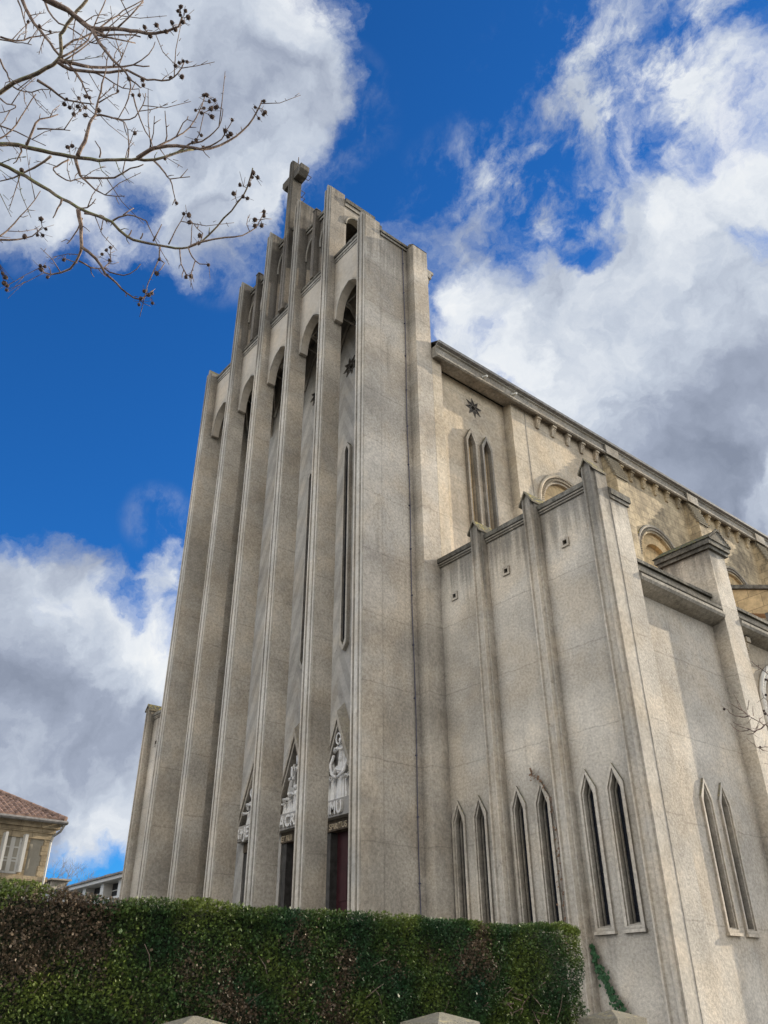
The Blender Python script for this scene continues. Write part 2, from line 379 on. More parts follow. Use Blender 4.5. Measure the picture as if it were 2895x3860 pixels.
# ================================================================== CHURCH
church = empty('church', (-17, 15.5, 0), 'tall grey concrete church with finned tower front, rooftop cross, side wing and long nave', 'church')
XC = [-29.046 + 2.4165*i for i in range(6)]; XC[5] = -16.965
HW = .235; YF = 13.0; YB = 13.77
FTOP = [28.43, 32.55, 33.98, 33.98, 32.55, 28.43]
def fin_plan(xc, hw, y0, y1):
    a = [(-hw, y1), (-hw, y0+.05), (-hw+.02, y0+.05), (-hw+.02, y0), (-hw+.075, y0), (-hw+.09, y0+.055), (-hw+.14, y0+.055), (-hw+.165, y0), (0, y0),
         (hw-.165, y0), (hw-.14, y0+.055), (hw-.09, y0+.055), (hw-.075, y0), (hw-.02, y0), (hw-.02, y0+.05), (hw, y0+.05), (hw, y1), (0, y1)]
    return [(xc+x, y) for x, y in a]
def fin(xc, hw, y0, y1, z0, zs, zt, name='fin', mats=None, parent=church, split=None):
    P = fin_plan(xc, hw, y0, y1); mb = MB(); n = len(P)
    zz = [z0] + ([split] if split else [])
    rows = [[(x, y, z) for x, y in P] for z in zz] + [[(x, y, zs+(zt-zs)*(1-abs(x-xc)/hw)) for x, y in P]]
    for k in range(len(rows)-1):
        mb.loft(rows[k], rows[k+1], caps=False)
        L = len(mb.f)
        for q in range(L-n, L):
            i = q-(L-n); front = 1 <= i <= 14
            mb.m[q] = (1 if front else 0) if not (split and k == 1) else (1 if front else 2)
    A = rows[-1]; c = [p[0] for p in P]
    # gabled top: two slopes
    left = [i for i in range(n) if c[i] <= xc+1e-6]; right = [i for i in range(n) if c[i] >= xc-1e-6]
    for grp in (left, right):
        idx = sorted(grp, key=lambda i: i if i != n-1 else n-1)
        pts = [A[i] for i in idx]
        if grp is left: pts = [A[i] for i in [17]+list(range(0, 9))]
        else: pts = [A[i] for i in range(8, 18)]
        tri = tessellate_polygon([[Vector((p[0], p[1], 0)) for p in pts]]); mb.add(pts, [tuple(t) for t in tri], 3)
    o = mb.build(name, mats or [M_TOWER, M_TRIM, M_UPPER, M_COPING], parent)
    return o
for i, x in enumerate(XC):
    fin(x, HW, YF, YB, 0, FTOP[i]-.32, FTOP[i], split=28.0 if 0 < i < 5 else None, mats=[M_TOWER, M_TRIM, M_SOOT_SHADE if 0 < i < 4 else M_UPPER, M_COPING])
# small step behind the tops of the outer fins
# --- arches and parapets between the fins
ARC = [(0, 25.93), (.3, 25.80), (.52, 25.62), (.72, 25.32), (.86, 24.9), (.94, 24.38)]
def arch_out(k, foot):  # outline from left foot over the apex to right foot, scaled
    s = k
    a = [(-x*s, 24.38+(z-24.38)*s) for x, z in reversed(ARC[1:])] + [(0, 24.38+(25.93-24.38)*s)] + [(x*s, 24.38+(z-24.38)*s) for x, z in ARC[1:]]
    return a
for i in range(5):
    xl, xr = XC[i]+HW, XC[i+1]-HW; xc = (xl+xr)/2; w = (xr-xl)/2
    inner = [(xc+x*w/.98*.87, z) for x, z in arch_out(.87, 0)]
    inner = [(xc+(x)*w/.965*.9, z) for x, z in [(-.94*.93, 24.38), (-.86*.93, 24.86), (-.72*.93, 25.25), (-.52*.93, 25.52), (-.3*.93, 25.68), (0, 25.80), (.3*.93, 25.68), (.52*.93, 25.52), (.72*.93, 25.25), (.86*.93, 24.86), (.94*.93, 24.38)]]
    outer = [(xl+.003, 24.38)] + [(xl+.003, 27.6), (xr-.003, 27.6), (xr-.003, 24.38)] + list(reversed(inner))
    mb = MB(); mb.extr(outer, fY, 13.39, 13.70); o = mb.build('arch_wall', M_ARCH, church)
    # moulding round the arch
    d = .075
    def offs(k): return [(xc+(px-xc)*(1+k/w), pz+(k*1.0 if abs(px-xc) < w*.75 else k*.45)) for px, pz in inner]
    a, b_ = offs(.012), offs(d)
    a[0] = (a[0][0], 24.38); b_[0] = (max(b_[0][0], xl+.01), 24.38); a[-1] = (a[-1][0], 24.38); b_[-1] = (min(b_[-1][0], xr-.01), 24.38)
    mb = MB(); n = len(a)
    mb.loft([fY(u, v, 13.355) for u, v in a+list(reversed(b_))], [fY(u, v, 13.395) for u, v in a+list(reversed(b_))])
    mb.build('arch_moulding', M_TRIM, church)
    mb = MB(); mb.box(xl+.002, xr-.002, 13.30, 13.74, 27.86, 28.0, 1); mb.box(xl+.002, xr-.002, 13.335, 13.73, 27.72, 27.86, 0); mb.box(xl+.002, xr-.002, 13.365, 13.72, 27.6, 27.72, 0)
    mb.build('parapet', [M_TRIM, M_COPING], church)
# --- porch behind the fins
XL, XR = XC[0]+HW, XC[5]-HW
YP = 15.36
slitX = [-25.35, -23.0, -20.6]
def star(cx, cz, R, r, n=8, rot=0.0): return [(cx+(R if k % 2 == 0 else r)*math.cos(rot+math.pi*k/n), cz+(R if k % 2 == 0 else r)*math.sin(rot+math.pi*k/n)) for k in range(2*n)]
def slit(cx, w, z0, z1, t=.22): return [(cx-w, z0+t), (cx, z0), (cx+w, z0+t), (cx+w, z1-t), (cx, z1), (cx-w, z1-t)]
holes = []
for cx in slitX:
    holes.append(slit(cx, .12, 11.9, 20.1)); holes.append(star(cx, 24.2, .5, .26, rot=.2))
for cx in slitX:
    holes.append([(cx-.9, .02), (cx+.9, .02), (cx+.9, 6.42), (cx-.9, 6.42)])
mb = MB(); mb.wall(fY, [(XL-.01, 0), (XR+.01, 0), (XR+.01, 27.5), (XL-.01, 27.5)], holes, YP, YP+.3)
mb.build('back_wall', M_PORCH, church)
for cx in slitX:
    mb = MB(); mb.ring(fY, slit(cx, .19, 11.72, 20.28, .26), slit(cx, .11, 11.9, 20.1), YP-.14, YP+.05); fr = mb.build('slit_window', M_TRIM, church)
    mb = MB(); mb.extr(slit(cx, .13, 11.88, 20.12), fY, YP-.05, YP-.03); mb.build('pane', M_GLASS, fr)
    mb = MB(); mb.ring(fY, star(cx, 24.2, .5, .26, rot=.2), star(cx, 24.2, .42, .20, rot=.2), YP-.03, YP+.2); mb.ring(fY, star(cx, 24.2, .30, .15, rot=.2), star(cx, 24.2, .2, .1, rot=.2), YP+.02, YP+.2)
    st = mb.build('star_grille', M_CHARCOAL, church)
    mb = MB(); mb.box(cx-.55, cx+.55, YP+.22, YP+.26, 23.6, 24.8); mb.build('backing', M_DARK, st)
# porch side walls and vaults
mb = MB(); mb.box(XL-.3, XL-.002, YB, YP+.3, 0, 27.5); mb.box(XR+.003, XR+.40, YB+.001, YP+.3, 0, 27.5)
mb.build('porch_side_wall', M_TOWER, church)
mb = MB(); mb.box(XL, XR, 13.71, YP+.29, 27.45, 27.75); mb.build('porch_ceiling', M_TOWER, church)
for i in range(5):
    xl, xr = XC[i]+HW, XC[i+1]-HW; xc = (xl+xr)/2
    # rib arch across the porch behind every bay
    pts = [(xl+(xr-xl)*t, 15.32-.0*t, 25.0+1.6*math.sin(math.pi*t)) for t in np.linspace(0, 1, 13)]
    mb = MB(); mb.tube(pts, .07, 6)
    for xx in (XC[i+1],):
        if i < 4:
            mb.tube([(xx, YB+(YP-YB)*t, 24.2+1.9*math.sin(math.pi*.5*min(1, 1.25*(1-t)))) for t in np.linspace(0, 1, 9)], .09, 6)
    mb.tube([(xl, 13.75, 25.4), (xc, 14.5, 26.6), (xr, 15.3, 25.4)], .05, 5); mb.tube([(xr, 13.75, 25.4), (xc, 14.5, 26.6), (xl, 15.3, 25.4)], .05, 5)
    mb.build('vault_rib', M_TRIM, church)
    if i < 4:   # diaphragm wall hanging between bays
        pl = [(13.76, 27.5), (YP-.01, 27.5), (YP-.01, 24.0), (YP-.22, 24.25), (YP-.5, 25.3), (14.4, 25.95), (13.76, 26.1)]
        mb = MB(); mb.extr(pl, fX, XC[i+1]-.1, XC[i+1]+.1); mb.build('vault_wall', M_ARCH, church)
# --- three portals
def robed(mb, cx, y, z0, h, r, folds=9, seg=26, lean=0.0):
    rows = []; prof = [(0, 1.0), (.12, .97), (.35, .8), (.55, .74), (.68, .82), (.76, .8), (.80, .5), (.82, .26)]
    for t, k in prof:
        row = []
        for j in range(seg+1):
            a = math.pi*j/seg; rr = r*k*(1+(.13 if t < .6 else .04)*math.sin(folds*2*a))
            row.append((cx+lean*t+rr*math.cos(a), y-.62*rr*math.sin(a), z0+h*t))
        rows.append(row)
    V = [p for q in rows for p in q]; n = seg+1
    mb.add(V, [(i*n+j, i*n+j+1, (i+1)*n+j+1, (i+1)*n+j) for i in range(len(rows)-1) for j in range(seg)])
    ball(mb, (cx+lean*.9, y-.1, z0+h*.90), (r*.34, r*.36, h*.085))
    for s in (-1, 1):
        mb.tube([(cx+s*r*.7+lean*.7, y-.08, z0+h*.74), (cx+s*r*.75+lean*.6, y-.22, z0+h*.58), (cx+s*r*.12+lean*.6, y-.32, z0+h*.64)], [r*.24, r*.22, r*.12], 8)
def ball(mb, c, rr, nu=12, nv=8):
    V = []; Fc = []
    for i in range(nv+1):
        for j in range(nu):
            a = math.pi*i/nv; b = 2*math.pi*j/nu
            V.append((c[0]+rr[0]*math.sin(a)*math.cos(b), c[1]+rr[1]*math.sin(a)*math.sin(b), c[2]+rr[2]*math.cos(a)))
    for i in range(nv):
        for j in range(nu): Fc.append((i*nu+j, i*nu+(j+1) % nu, (i+1)*nu+(j+1) % nu, (i+1)*nu+j))
    mb.add(V, Fc)
PORTAL = [('COR+JESU', 'IN NOMINE', 0), ('SACRATISS', 'ET FILII ET', 1), ('SPIMUM', 'SPIRITUS', 2)]
for k, cx in enumerate(slitX):
    # gabled hood standing out of the wall
    A = [(-1.12, 6.9), (-1.02, 6.9), (0, 9.36), (1.02, 6.9), (1.12, 6.9), (0, 9.62)]
    B = [(-1.27, 6.9), (-1.02, 6.9), (0, 9.36), (1.02, 6.9), (1.27, 6.9), (0, 9.98)]
    mb = MB(); mb.loft([(cx+x, 15.05, z) for x, z in A], [(cx+x, YP+.01, z) for x, z in B])
    A2 = [(-1.0, 6.92), (-.92, 6.92), (0, 9.14), (.92, 6.92), (1.0, 6.92), (0, 9.34)]
    mb.loft([(cx+x, 15.10, z) for x, z in A2], [(cx+x, YP+.01, z) for x, z in A2])
    hood = mb.build('door_hood', M_WTRIM, church)
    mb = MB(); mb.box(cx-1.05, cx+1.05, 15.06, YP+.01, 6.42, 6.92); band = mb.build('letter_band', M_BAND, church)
    # carved group
    mb = MB()
    if k == 2:
        robed(mb, cx+.07, 15.33, 6.92, 1.35, .30, 8); robed(mb, cx+.07, 15.30, 7.72, 1.1, .23, 6)
        mb.tube([(cx+.07+.12*math.cos(a), 15.1, 8.74+.17*math.sin(a)) for a in np.linspace(0, 2*math.pi, 17)], .03, 6)
        for s, x, h in ((-1, -.42, 1.05), (-1, -.68, .85), (1, .55, 1.0), (1, .8, .7)): robed(mb, cx+x, 15.33, 6.92, h, .15, 5)
        mb.loft([(cx-.75, 15.3, 7.85), (cx-.25, 15.3, 7.85), (cx-.5, 15.3, 8.35)], [(cx-.75, 15.2, 7.85), (cx-.25, 15.2, 7.85), (cx-.5, 15.2, 8.35)])
        mb.tube([(cx-.28, 15.2, 8.3), (cx-.36, 15.12, 8.0), (cx-.25, 15.1, 7.7), (cx+.02, 15.05, 7.55)], .05, 6)
        mb.tube([(cx+.42, 15.2, 8.3), (cx+.5, 15.12, 8.0), (cx+.38, 15.1, 7.7), (cx+.12, 15.05, 7.55)], .05, 6)
    elif k == 1:
        robed(mb, cx+.25, 15.33, 7.5, 1.2, .22, 6); robed(mb, cx, 15.33, 6.92, .9, .24, 7); robed(mb, cx-.38, 15.33, 6.92, .72, .19, 6); robed(mb, cx-.68, 15.33, 6.92, .55, .15, 5)
        robed(mb, cx+.45, 15.33, 6.92, .8, .2, 6); mb.box(cx-.34, cx-.04, 15.14, 15.2, 7.96, 8.06); mb.box(cx-.22, cx-.14, 15.14, 15.2, 7.75, 8.4)
        mb.loft([(cx-.5, 15.34, 7.6), (cx-.1, 15.34, 7.6), (cx-.2, 15.34, 8.5)], [(cx-.5, 15.22, 7.6), (cx-.1, 15.22, 7.6), (cx-.2, 15.22, 8.5)])
        mb.box(cx+.04, cx+.34, 15.16, 15.3, 8.45, 8.72)
    else:
        mb.loft([(cx-.6, 15.34, 6.92), (cx+.7, 15.34, 6.92), (cx+.1, 15.34, 9.0)], [(cx-.55, 15.22, 6.92), (cx+.65, 15.22, 6.92), (cx+.1, 15.22, 8.9)])
        robed(mb, cx-.2, 15.25, 6.92, 1.0, .2, 6); robed(mb, cx+.15, 15.25, 6.92, 1.5, .2, 6); robed(mb, cx-.45, 15.25, 6.92, .6, .16, 5); robed(mb, cx+.5, 15.28, 6.92, .8, .2, 6)
        mb.tube([(cx-.12+.13*math.cos(a), 15.08, 7.95+.13*math.sin(a)) for a in np.linspace(0, 2*math.pi, 15)], .03, 6)
    mb.build('carved_relief', M_RELIEF, hood, smooth=True)
    mb = MB(); mb.extr([(cx-1.05, 6.92), (cx+1.05, 6.92), (cx, 9.4)], fY, YP-.015, YP-.03); mb.build('tympanum', M_PORCH, hood)
    # recess, lintel sign and door
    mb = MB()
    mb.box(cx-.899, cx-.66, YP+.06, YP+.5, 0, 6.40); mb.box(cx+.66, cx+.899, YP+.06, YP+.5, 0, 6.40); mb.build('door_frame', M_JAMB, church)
    mb = MB(); mb.box(cx-.9, cx+.9, YP-.02, YP+.3, 6.1, 6.418); lin = mb.build('lintel', M_SIGN, church)
    mb = MB(); mb.box(cx-.659, cx-.02, YP+.32, YP+.38, 0.02, 6.1); mb.box(cx+.02, cx+.659, YP+.32, YP+.38, .02, 6.1)
    for s in (-1, 1):
        for z in (.6, 1.8, 3.0, 4.2): mb.box(cx+s*.34-.2, cx+s*.34+.2, YP+.30, YP+.32, z, z+.9)
    dr = mb.build('door', M_DOOR, church)
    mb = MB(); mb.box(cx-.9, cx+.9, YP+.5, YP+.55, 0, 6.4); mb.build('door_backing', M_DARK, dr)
    mb = MB(); mb.tube([(cx+.1, YP+.26, 1.1), (cx+.1, YP+.26, 1.5)], .02, 6); mb.build('handle', M_IRON, dr)
    # letters are placed so that the parts seen between the fins read as they do in the place
    if k == 2:
        text_mesh('IMU', .50, .045, 'lettering', M_LETTERSIDE, band, (cx-.27, 15.02, 6.49), squeeze=.78)
        text_mesh('SPIRITUS', .25, .015, 'lettering', M_GOLD, lin, (cx-.62, YP-.03, 6.14), squeeze=.86)
    elif k == 1:
        text_mesh('ACRA', .50, .045, 'lettering', M_LETTERSIDE, band, (cx-.50, 15.02, 6.49), squeeze=.86)
        text_mesh('ET FILII', .25, .015, 'lettering', M_GOLD, lin, (cx-.86, YP-.03, 6.14), squeeze=.74)
    else:
        text_mesh('R+JESU', .50, .045, 'lettering', M_LETTERSIDE, band, (cx-.88, 15.02, 6.49), squeeze=.82)
        text_mesh('IN NOMINE', .25, .015, 'lettering', M_GOLD, lin, (cx-.36, YP-.03, 6.14), squeeze=.62)

# --- tower side wall, pier and top
XT = -16.76
mb = MB(); mb.box(XT-.3, XT, YB, 15.15, 0, 27.45); mb.build('side_wall', M_TOWER, church)
mb = MB(); mb.box(XT-.3, XT+.06, YB+.03, 15.16, 27.45, 27.56); mb.box(XT-.3, XT+.11, YB+.06, 15.17, 27.56, 27.70, 1); mb.build('side_cornice', [M_TRIM, M_COPING], church)
def pier(x0, x1, y0, y1, z0, z1, zr, name='corner_pier', mats=None):
    mb = MB(); mb.box(x0, x1, y0, y1, z0, z1)
    ym = y0+(y1-y0)*.0
    mb.loft([(x0-.015, y0-.015, z1), (x1+.015, y0-.015, z1), (x1+.015, y1+.015, z1), (x0-.015, y1+.015, z1)],
            [(x0+.2, y0-.012, zr), (x0+.24, y0-.012, zr), (x0+.24, y1+.012, zr), (x0+.2, y1+.012, zr)], mi=1)
    return mb.build(name, mats or [M_TOWER, M_COPING], church)
pier(-16.80, -16.35, 15.15, 15.89, 0, 27.55, 27.72)
pier(XC[0]-HW-.4, XC[0]-HW+.02, 15.15, 15.89, 0, 27.55, 27.72)
mb = MB(); mb.box(XC[0]-HW-.02, XL-.3, YB, 15.15, 0, 27.5); mb.build('side_wall', M_TOWER, church)
mb = MB(); mb.box(XC[0]-HW, XT-.3, YP+.3, 15.88, 6.5, 27.6); mb.build('tower_body', M_TOWER, church)
mb = MB(); mb.box(XC[0], XT-.3, 13.75, 15.87, 27.76, 27.85); mb.build('tower_deck', M_COPING, church)
mb = MB(); mb.box(-20, -16.40, 15.895, 16.14, 26.3, 26.62); mb.box(-20, -16.42, 15.895, 16.28, 26.62, 26.75); mb.box(-20, -16.44, 15.895, 16.03, 26.0, 26.3); mb.build('back_cornice', M_CORNICE, church)
# small cap on the outer fin
for s in (0, 5):
    mb = MB(); mb.box(XC[s]-HW+.01, XC[s]+HW+.005, YB, YB+.1, 27.7, 27.98); mb.build('fin_foot', M_COPING, church)

# --- belfry
YBF0, YBF1 = 13.5, 13.76
def round_hole(u0, u1, z0, zs, rise):
    c = (u0+u1)/2; h = (u1-u0)/2
    return [(u0, z0), (u1, z0), (u1, zs)] + [(c+h*math.cos(a), zs+rise*math.sin(a)) for a in np.linspace(0, math.pi, 13)[1:-1]] + [(u0, zs)]
for i in (1, 2, 3):
    xl, xr = XC[i]+HW, XC[i+1]-HW; xc = (xl+xr)/2; up = 1.25 if i == 2 else 0
    top = 31.75+up
    hs = [round_hole(xl+.06, xc-.16, 27.95, 30.1+up, .85), round_hole(xc+.16, xr-.06, 27.95, 30.1+up, .85)]
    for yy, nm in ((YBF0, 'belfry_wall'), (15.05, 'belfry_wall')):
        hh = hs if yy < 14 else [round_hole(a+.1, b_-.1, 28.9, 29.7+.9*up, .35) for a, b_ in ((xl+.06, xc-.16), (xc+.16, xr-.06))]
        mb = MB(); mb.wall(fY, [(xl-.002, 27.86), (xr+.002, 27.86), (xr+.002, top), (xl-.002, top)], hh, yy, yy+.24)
        mb.build(nm, M_SOOT_SHADE, church)
    mb = MB(); mb.box(xl-.001, xr+.001, YBF0-.13, YBF0+.3, top, top+.2, 0); mb.box(xl-.001, xr+.001, YBF0-.07, YBF0+.25, top-.13, top, 1)
    for h in hs: # hood mould round each opening
        c = (h[0][0]+h[1][0])/2; w = (h[1][0]-h[0][0])/2
        mb.tube([(c+(w+.05)*math.cos(a), YBF0-.03, 30.1+up+.9*math.sin(a)) for a in np.linspace(-.3, math.pi+.3, 15)], .045, 6, 1)
    mb.build('belfry_cornice', [M_COPING, M_TRIM], church)
    mb = MB(); mb.box(xl, xr, 15.0, 15.35, top, top+.2); mb.build('belfry_cornice', M_COPING, church)
    if i != 2:
        mb = MB(); mb.extr(fin_plan(xc-.12 if i == 3 else xc-.12, .125, 13.24, 13.52), fZ, 28.0, 32.3); mb.build('post', M_SOOT_SHADE, church)
        mb = MB(); mb.box(xc-.26, xc+.02, 13.22, 13.5, 32.3, 32.36); mb.build('post_cap', M_COPING, church)
# fins 2..5 continue back as the belfry's cross walls: outer ones are pierced by an arch
for i in (1, 4):
    x = XC[i]; e = 1 if i == 4 else -1
    hole = round_hole(13.88, 14.86, 27.95, 30.45, .55)
    mb = MB(); mb.wall(fX, [(YB+.002, 27.86), (15.29, 27.86), (15.29, 31.5), (YB+.002, 31.5)], [hole], x+e*HW-e*.004, x+e*HW-e*.26); mb.build('belfry_side_wall', M_ARCH, church)
    mb = MB(); xx = sorted((x+e*(HW-.28), x+e*(HW+.1))); mb.box(xx[0], xx[1], YB+.003, 15.4, 31.72, 31.95); xx = sorted((x+e*(HW-.28), x+e*(HW+.05))); mb.box(xx[0], xx[1], YB+.003, 15.36, 31.5, 31.72, 1); mb.build('belfry_cornice', [M_COPING, M_TRIM], church)
    mb = MB(); c, w = 14.37, .53
    mb.tube([(x+e*(HW+.02), c+w*math.cos(a), 30.45+.6*math.sin(a)) for a in np.linspace(-.1, math.pi+.1, 15)], .05, 6); mb.build('arch_moulding', M_TRIM, church)
for i in (2, 3):
    mb = MB(); x = XC[i]; mb.box(x-.12, x+.12, YB+.003, 15.06, 31.2, 33.1); mb.box(x-.16, x+.16, YB+.004, 15.3, 33.1, 33.25); mb.build('belfry_tie_wall', M_SOOT_SHADE, church)
mb = MB(); mb.box(XC[1]+.1, XC[4]-.3, 13.77, 15.03, 31.56, 31.70); mb.build('belfry_roof', M_SOOT_SHADE, church)

# --- cross
cx = -23.0; mb = MB()
pl = [(cx-.21, 13.71), (cx-.21, 13.21), (cx-.17, 13.21), (cx-.15, 13.17), (cx-.05, 13.17), (cx-.03, 13.2), (cx+.03, 13.2), (cx+.05, 13.17), (cx+.15, 13.17), (cx+.17, 13.21), (cx+.21, 13.21), (cx+.21, 13.71)]
zt = lambda x: 38.08+.26*(1-abs(x-cx)/.21)
mb.loft([(x, y, 27.9) for x, y in pl], [(x, y, zt(x)) for x, y in pl])
cross = mb.build('cross', M_SOOT_SHADE, church)
mb = MB()
for s in (-1, 1):
    prof = [(0, 36.72), (.50*s, 36.72), (.62*s, 36.62) if s < 0 else (.60*s, 36.72), (.82*s, 37.0), (.82*s, 37.34), (0, 37.34)]
    mb.extr([(cx+u+s*.205*0, v) for u, v in prof], fY, 13.23, 13.73)
mb.build('cross_arm', M_UPPER, cross)
for z in (34.9, 35.35, 35.8, 36.25):
    mb = MB(); mb.tube([(cx+.18, 13.7, z), (cx+.18, 13.98, z+.02), (cx-.18, 13.98, z+.02), (cx-.18, 13.7, z)], .018, 5); mb.build('rung', M_IRON, cross)
mb = MB(); mb.tube([(cx+.7, 13.72, 36.9), (cx+.7, 13.95, 36.92), (cx+.45, 13.95, 36.92), (cx+.45, 13.72, 36.9)], .018, 5); mb.build('rung', M_IRON, cross)
mb = MB(); mb.tube([(cx+.1, 13.5, 38.1), (cx+.1, 13.5, 38.75)], [.03, .02], 6); mb.build('lightning_rod', M_IRON, cross)

mb = MB(); mb.box(XT-.01, XT+.012, YB+.001, YB+.022, 0, 27.4); mb.build('joint', M_CORNICE, church)
for yj in (16.075,): 
    mb = MB(); mb.box(-10.15, -10.132, yj-.012, yj+.012, 0, 12.9); mb.build('joint', M_CORNICE, church)
# --- cable on the tower side
mb = MB(); pts = [(-16.72, 14.94+.02*math.sin(z*.9), z) for z in np.arange(0, 27.6, .6)]; mb.tube(pts, .013, 5)
for z in np.arange(1, 27, 1.6): mb.box(-16.76, -16.70, 14.92, 14.96, z, z+.03)
mb.build('lightning_cable', M_CABLE, church)

# ------------------------------------------------------------------ side wing
def lancet(c, w, z0, z1, t=.42): return [(c-w, z0), (c+w, z0), (c+w, z1-t), (c, z1), (c-w, z1-t)]
def lancet_window(fn, c, w, z0, z1, d, sgn, parent=church):
    """sgn: +1 if the depth coordinate grows into the wall"""
    e = sgn
    mb = MB()
    mb.ring(fn, lancet(c, w+.035, z0-.05, z1+.06, .44), lancet(c, w-.03, z0+.03, z1-.05, .40), d-e*.055, d+e*.02)
    mb.ring(fn, lancet(c, w-.035, z0+.035, z1-.06, .40), lancet(c, w-.075, z0+.06, z1-.13, .36), d-e*.02, d+e*.1)
    fr = mb.build('lancet_window', M_WTRIM, parent)
    mb = MB(); mb.ring(fn, lancet(c, w-.05, z0+.04, z1-.09, .38), lancet(c, w-.085, z0+.1, z1-.2, .32), d+e*.17, d+e*.22)
    mb.build('inner_frame', M_WTRIM, fr)
    mb = MB(); mb.extr(lancet(c, w-.1, z0+.08, z1-.2, .3), fn, d+e*.195, d+e*.21); mb.build('pane', M_GLASS, fr)
    mb = MB(); mb.extr([(c-w-.06, z0-.10), (c+w+.06, z0-.10), (c+w+.06, z0-.04), (c-w-.06, z0-.04)], fn, d-e*.09, d+e*.02); mb.build('sill', M_WTRIM, fr)
YW = 15.8; WF = [-16.62, -14.53, -12.46, -10.355]
wins = [-16.1+.03, -15.32+.03, -13.97, -13.2, -11.85, -11.1]
vents = [-15.76, -13.65, -11.52]
def sq(c, z, r): return [(c-r, z-r), (c+r, z-r), (c+r, z+r), (c-r, z+r)]
holes = [lancet(c, .2, 2.94, 6.17) for c in wins] + [sq(c, 12.08, .07) for c in vents]
mb = MB(); mb.wall(fY, [(-16.8, 0), (-10.57, 0), (-10.57, 13.25), (-16.8, 13.25)], holes, YW, YW+.36); mb.build('wing_wall', M_WING, church)
for c in wins: lancet_window(fY, c, .21, 2.93, 6.17, YW, 1)
for c in vents:
    mb = MB(); mb.ring(fY, sq(c, 12.08, .125), sq(c, 12.08, .065), YW-.04, YW+.05); v = mb.build('vent', M_WTRIM, church)
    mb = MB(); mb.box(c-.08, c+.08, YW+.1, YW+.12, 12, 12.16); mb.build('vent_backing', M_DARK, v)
def coping_run(u0, u1, d, e, z0, fn, name='parapet', h=.29, inn=.3):
    mb = MB()
    mb.extr([(u0, z0), (u1, z0), (u1, z0+.06), (u0, z0+.06)], fn, d-e*.05, d+e*inn)
    mb.extr([(u0, z0+.06), (u1, z0+.06), (u1, z0+.13), (u0, z0+.13)], fn, d-e*.08, d+e*inn)
    mb.extr([(u0, z0+.13), (u1, z0+.13), (u1, z0+h), (u0, z0+h)], fn, d-e*.11, d+e*(inn+.1), mi=1)
    return mb.build(name, [M_WTRIM, M_COPING], church, bevel=.015)
def wing_fin(xc, hw, y0, y1, zs, zt, z0=0):
    P = [(xc-hw, y1), (xc-hw, y0+.11), (xc-hw+.05, y0+.11), (xc-hw+.07, y0), (xc-hw+.11, y0), (xc-hw+.13, y0+.05), (xc, y0+.05), (xc+hw-.13, y0+.05), (xc+hw-.11, y0), (xc+hw-.07, y0), (xc+hw-.05, y0+.11), (xc+hw, y0+.11), (xc+hw, y1), (xc, y1)]
    mb = MB(); top = [(x, y, zs+(zt-zs)*(1-abs(x-xc)/hw)) for x, y in P]; n = len(P)
    mb.loft([(x, y, z0) for x, y in P], top, caps=False)
    # gabled hood a little proud of the shaft
    g = .03
    mb.loft([(xc-hw-g, y0-g, zs-.02), (xc, y0-g, zt-.0), (xc+hw+g, y0-g, zs-.02), (xc+hw+g, y0-g, zs+.05), (xc, y0-g, zt+.07), (xc-hw-g, y0-g, zs+.05)],
            [(xc-hw-g, y1, zs-.02), (xc, y1, zt-.0), (xc+hw+g, y1, zs-.02), (xc+hw+g, y1, zs+.05), (xc, y1, zt+.07), (xc-hw-g, y1, zs+.05)], mi=1)
    mb.add([(xc-hw, y1-.001, zs), (xc+hw, y1-.001, zs), (xc, y1-.001, zt)], [(0, 1, 2)])
    return mb.build('fin', [M_WTRIM, M_LICH], church)
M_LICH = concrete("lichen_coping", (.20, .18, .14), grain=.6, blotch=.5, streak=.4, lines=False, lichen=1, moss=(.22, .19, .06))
for i, x in enumerate(WF):
    wing_fin(x, .215, 15.5, 16.07 if i == 3 else 16.25, 13.62, 13.98)
for i in range(3):
    coping_run(WF[i]+.217, WF[i+1]-.217, YW, 1, 13.25, fY)
# corner: second half of the pier and the side wall
mb = MB(); mb.box(-10.60, -10.145, 16.075, 16.82, 0, 12.95); mb.build('corner_pier', M_WING, church)
mb = MB(); mb.box(-10.75, -10.06, 16.075, 16.92, 13.02, 13.2, 1); mb.box(-10.75, -10.10, 16.075, 16.88, 12.92, 13.02)
mb.loft([(-10.75, 16.076, 13.2), (-10.08, 16.076, 13.2), (-10.08, 16.9, 13.2), (-10.75, 16.9, 13.2)], [(-10.75, 16.076, 13.55), (-10.3, 16.076, 13.5), (-10.4, 16.8, 13.28), (-10.75, 16.85, 13.3)], mi=1)
mb.build('pier_cap', [M_WTRIM, M_COPING], church)
XW = -10.55
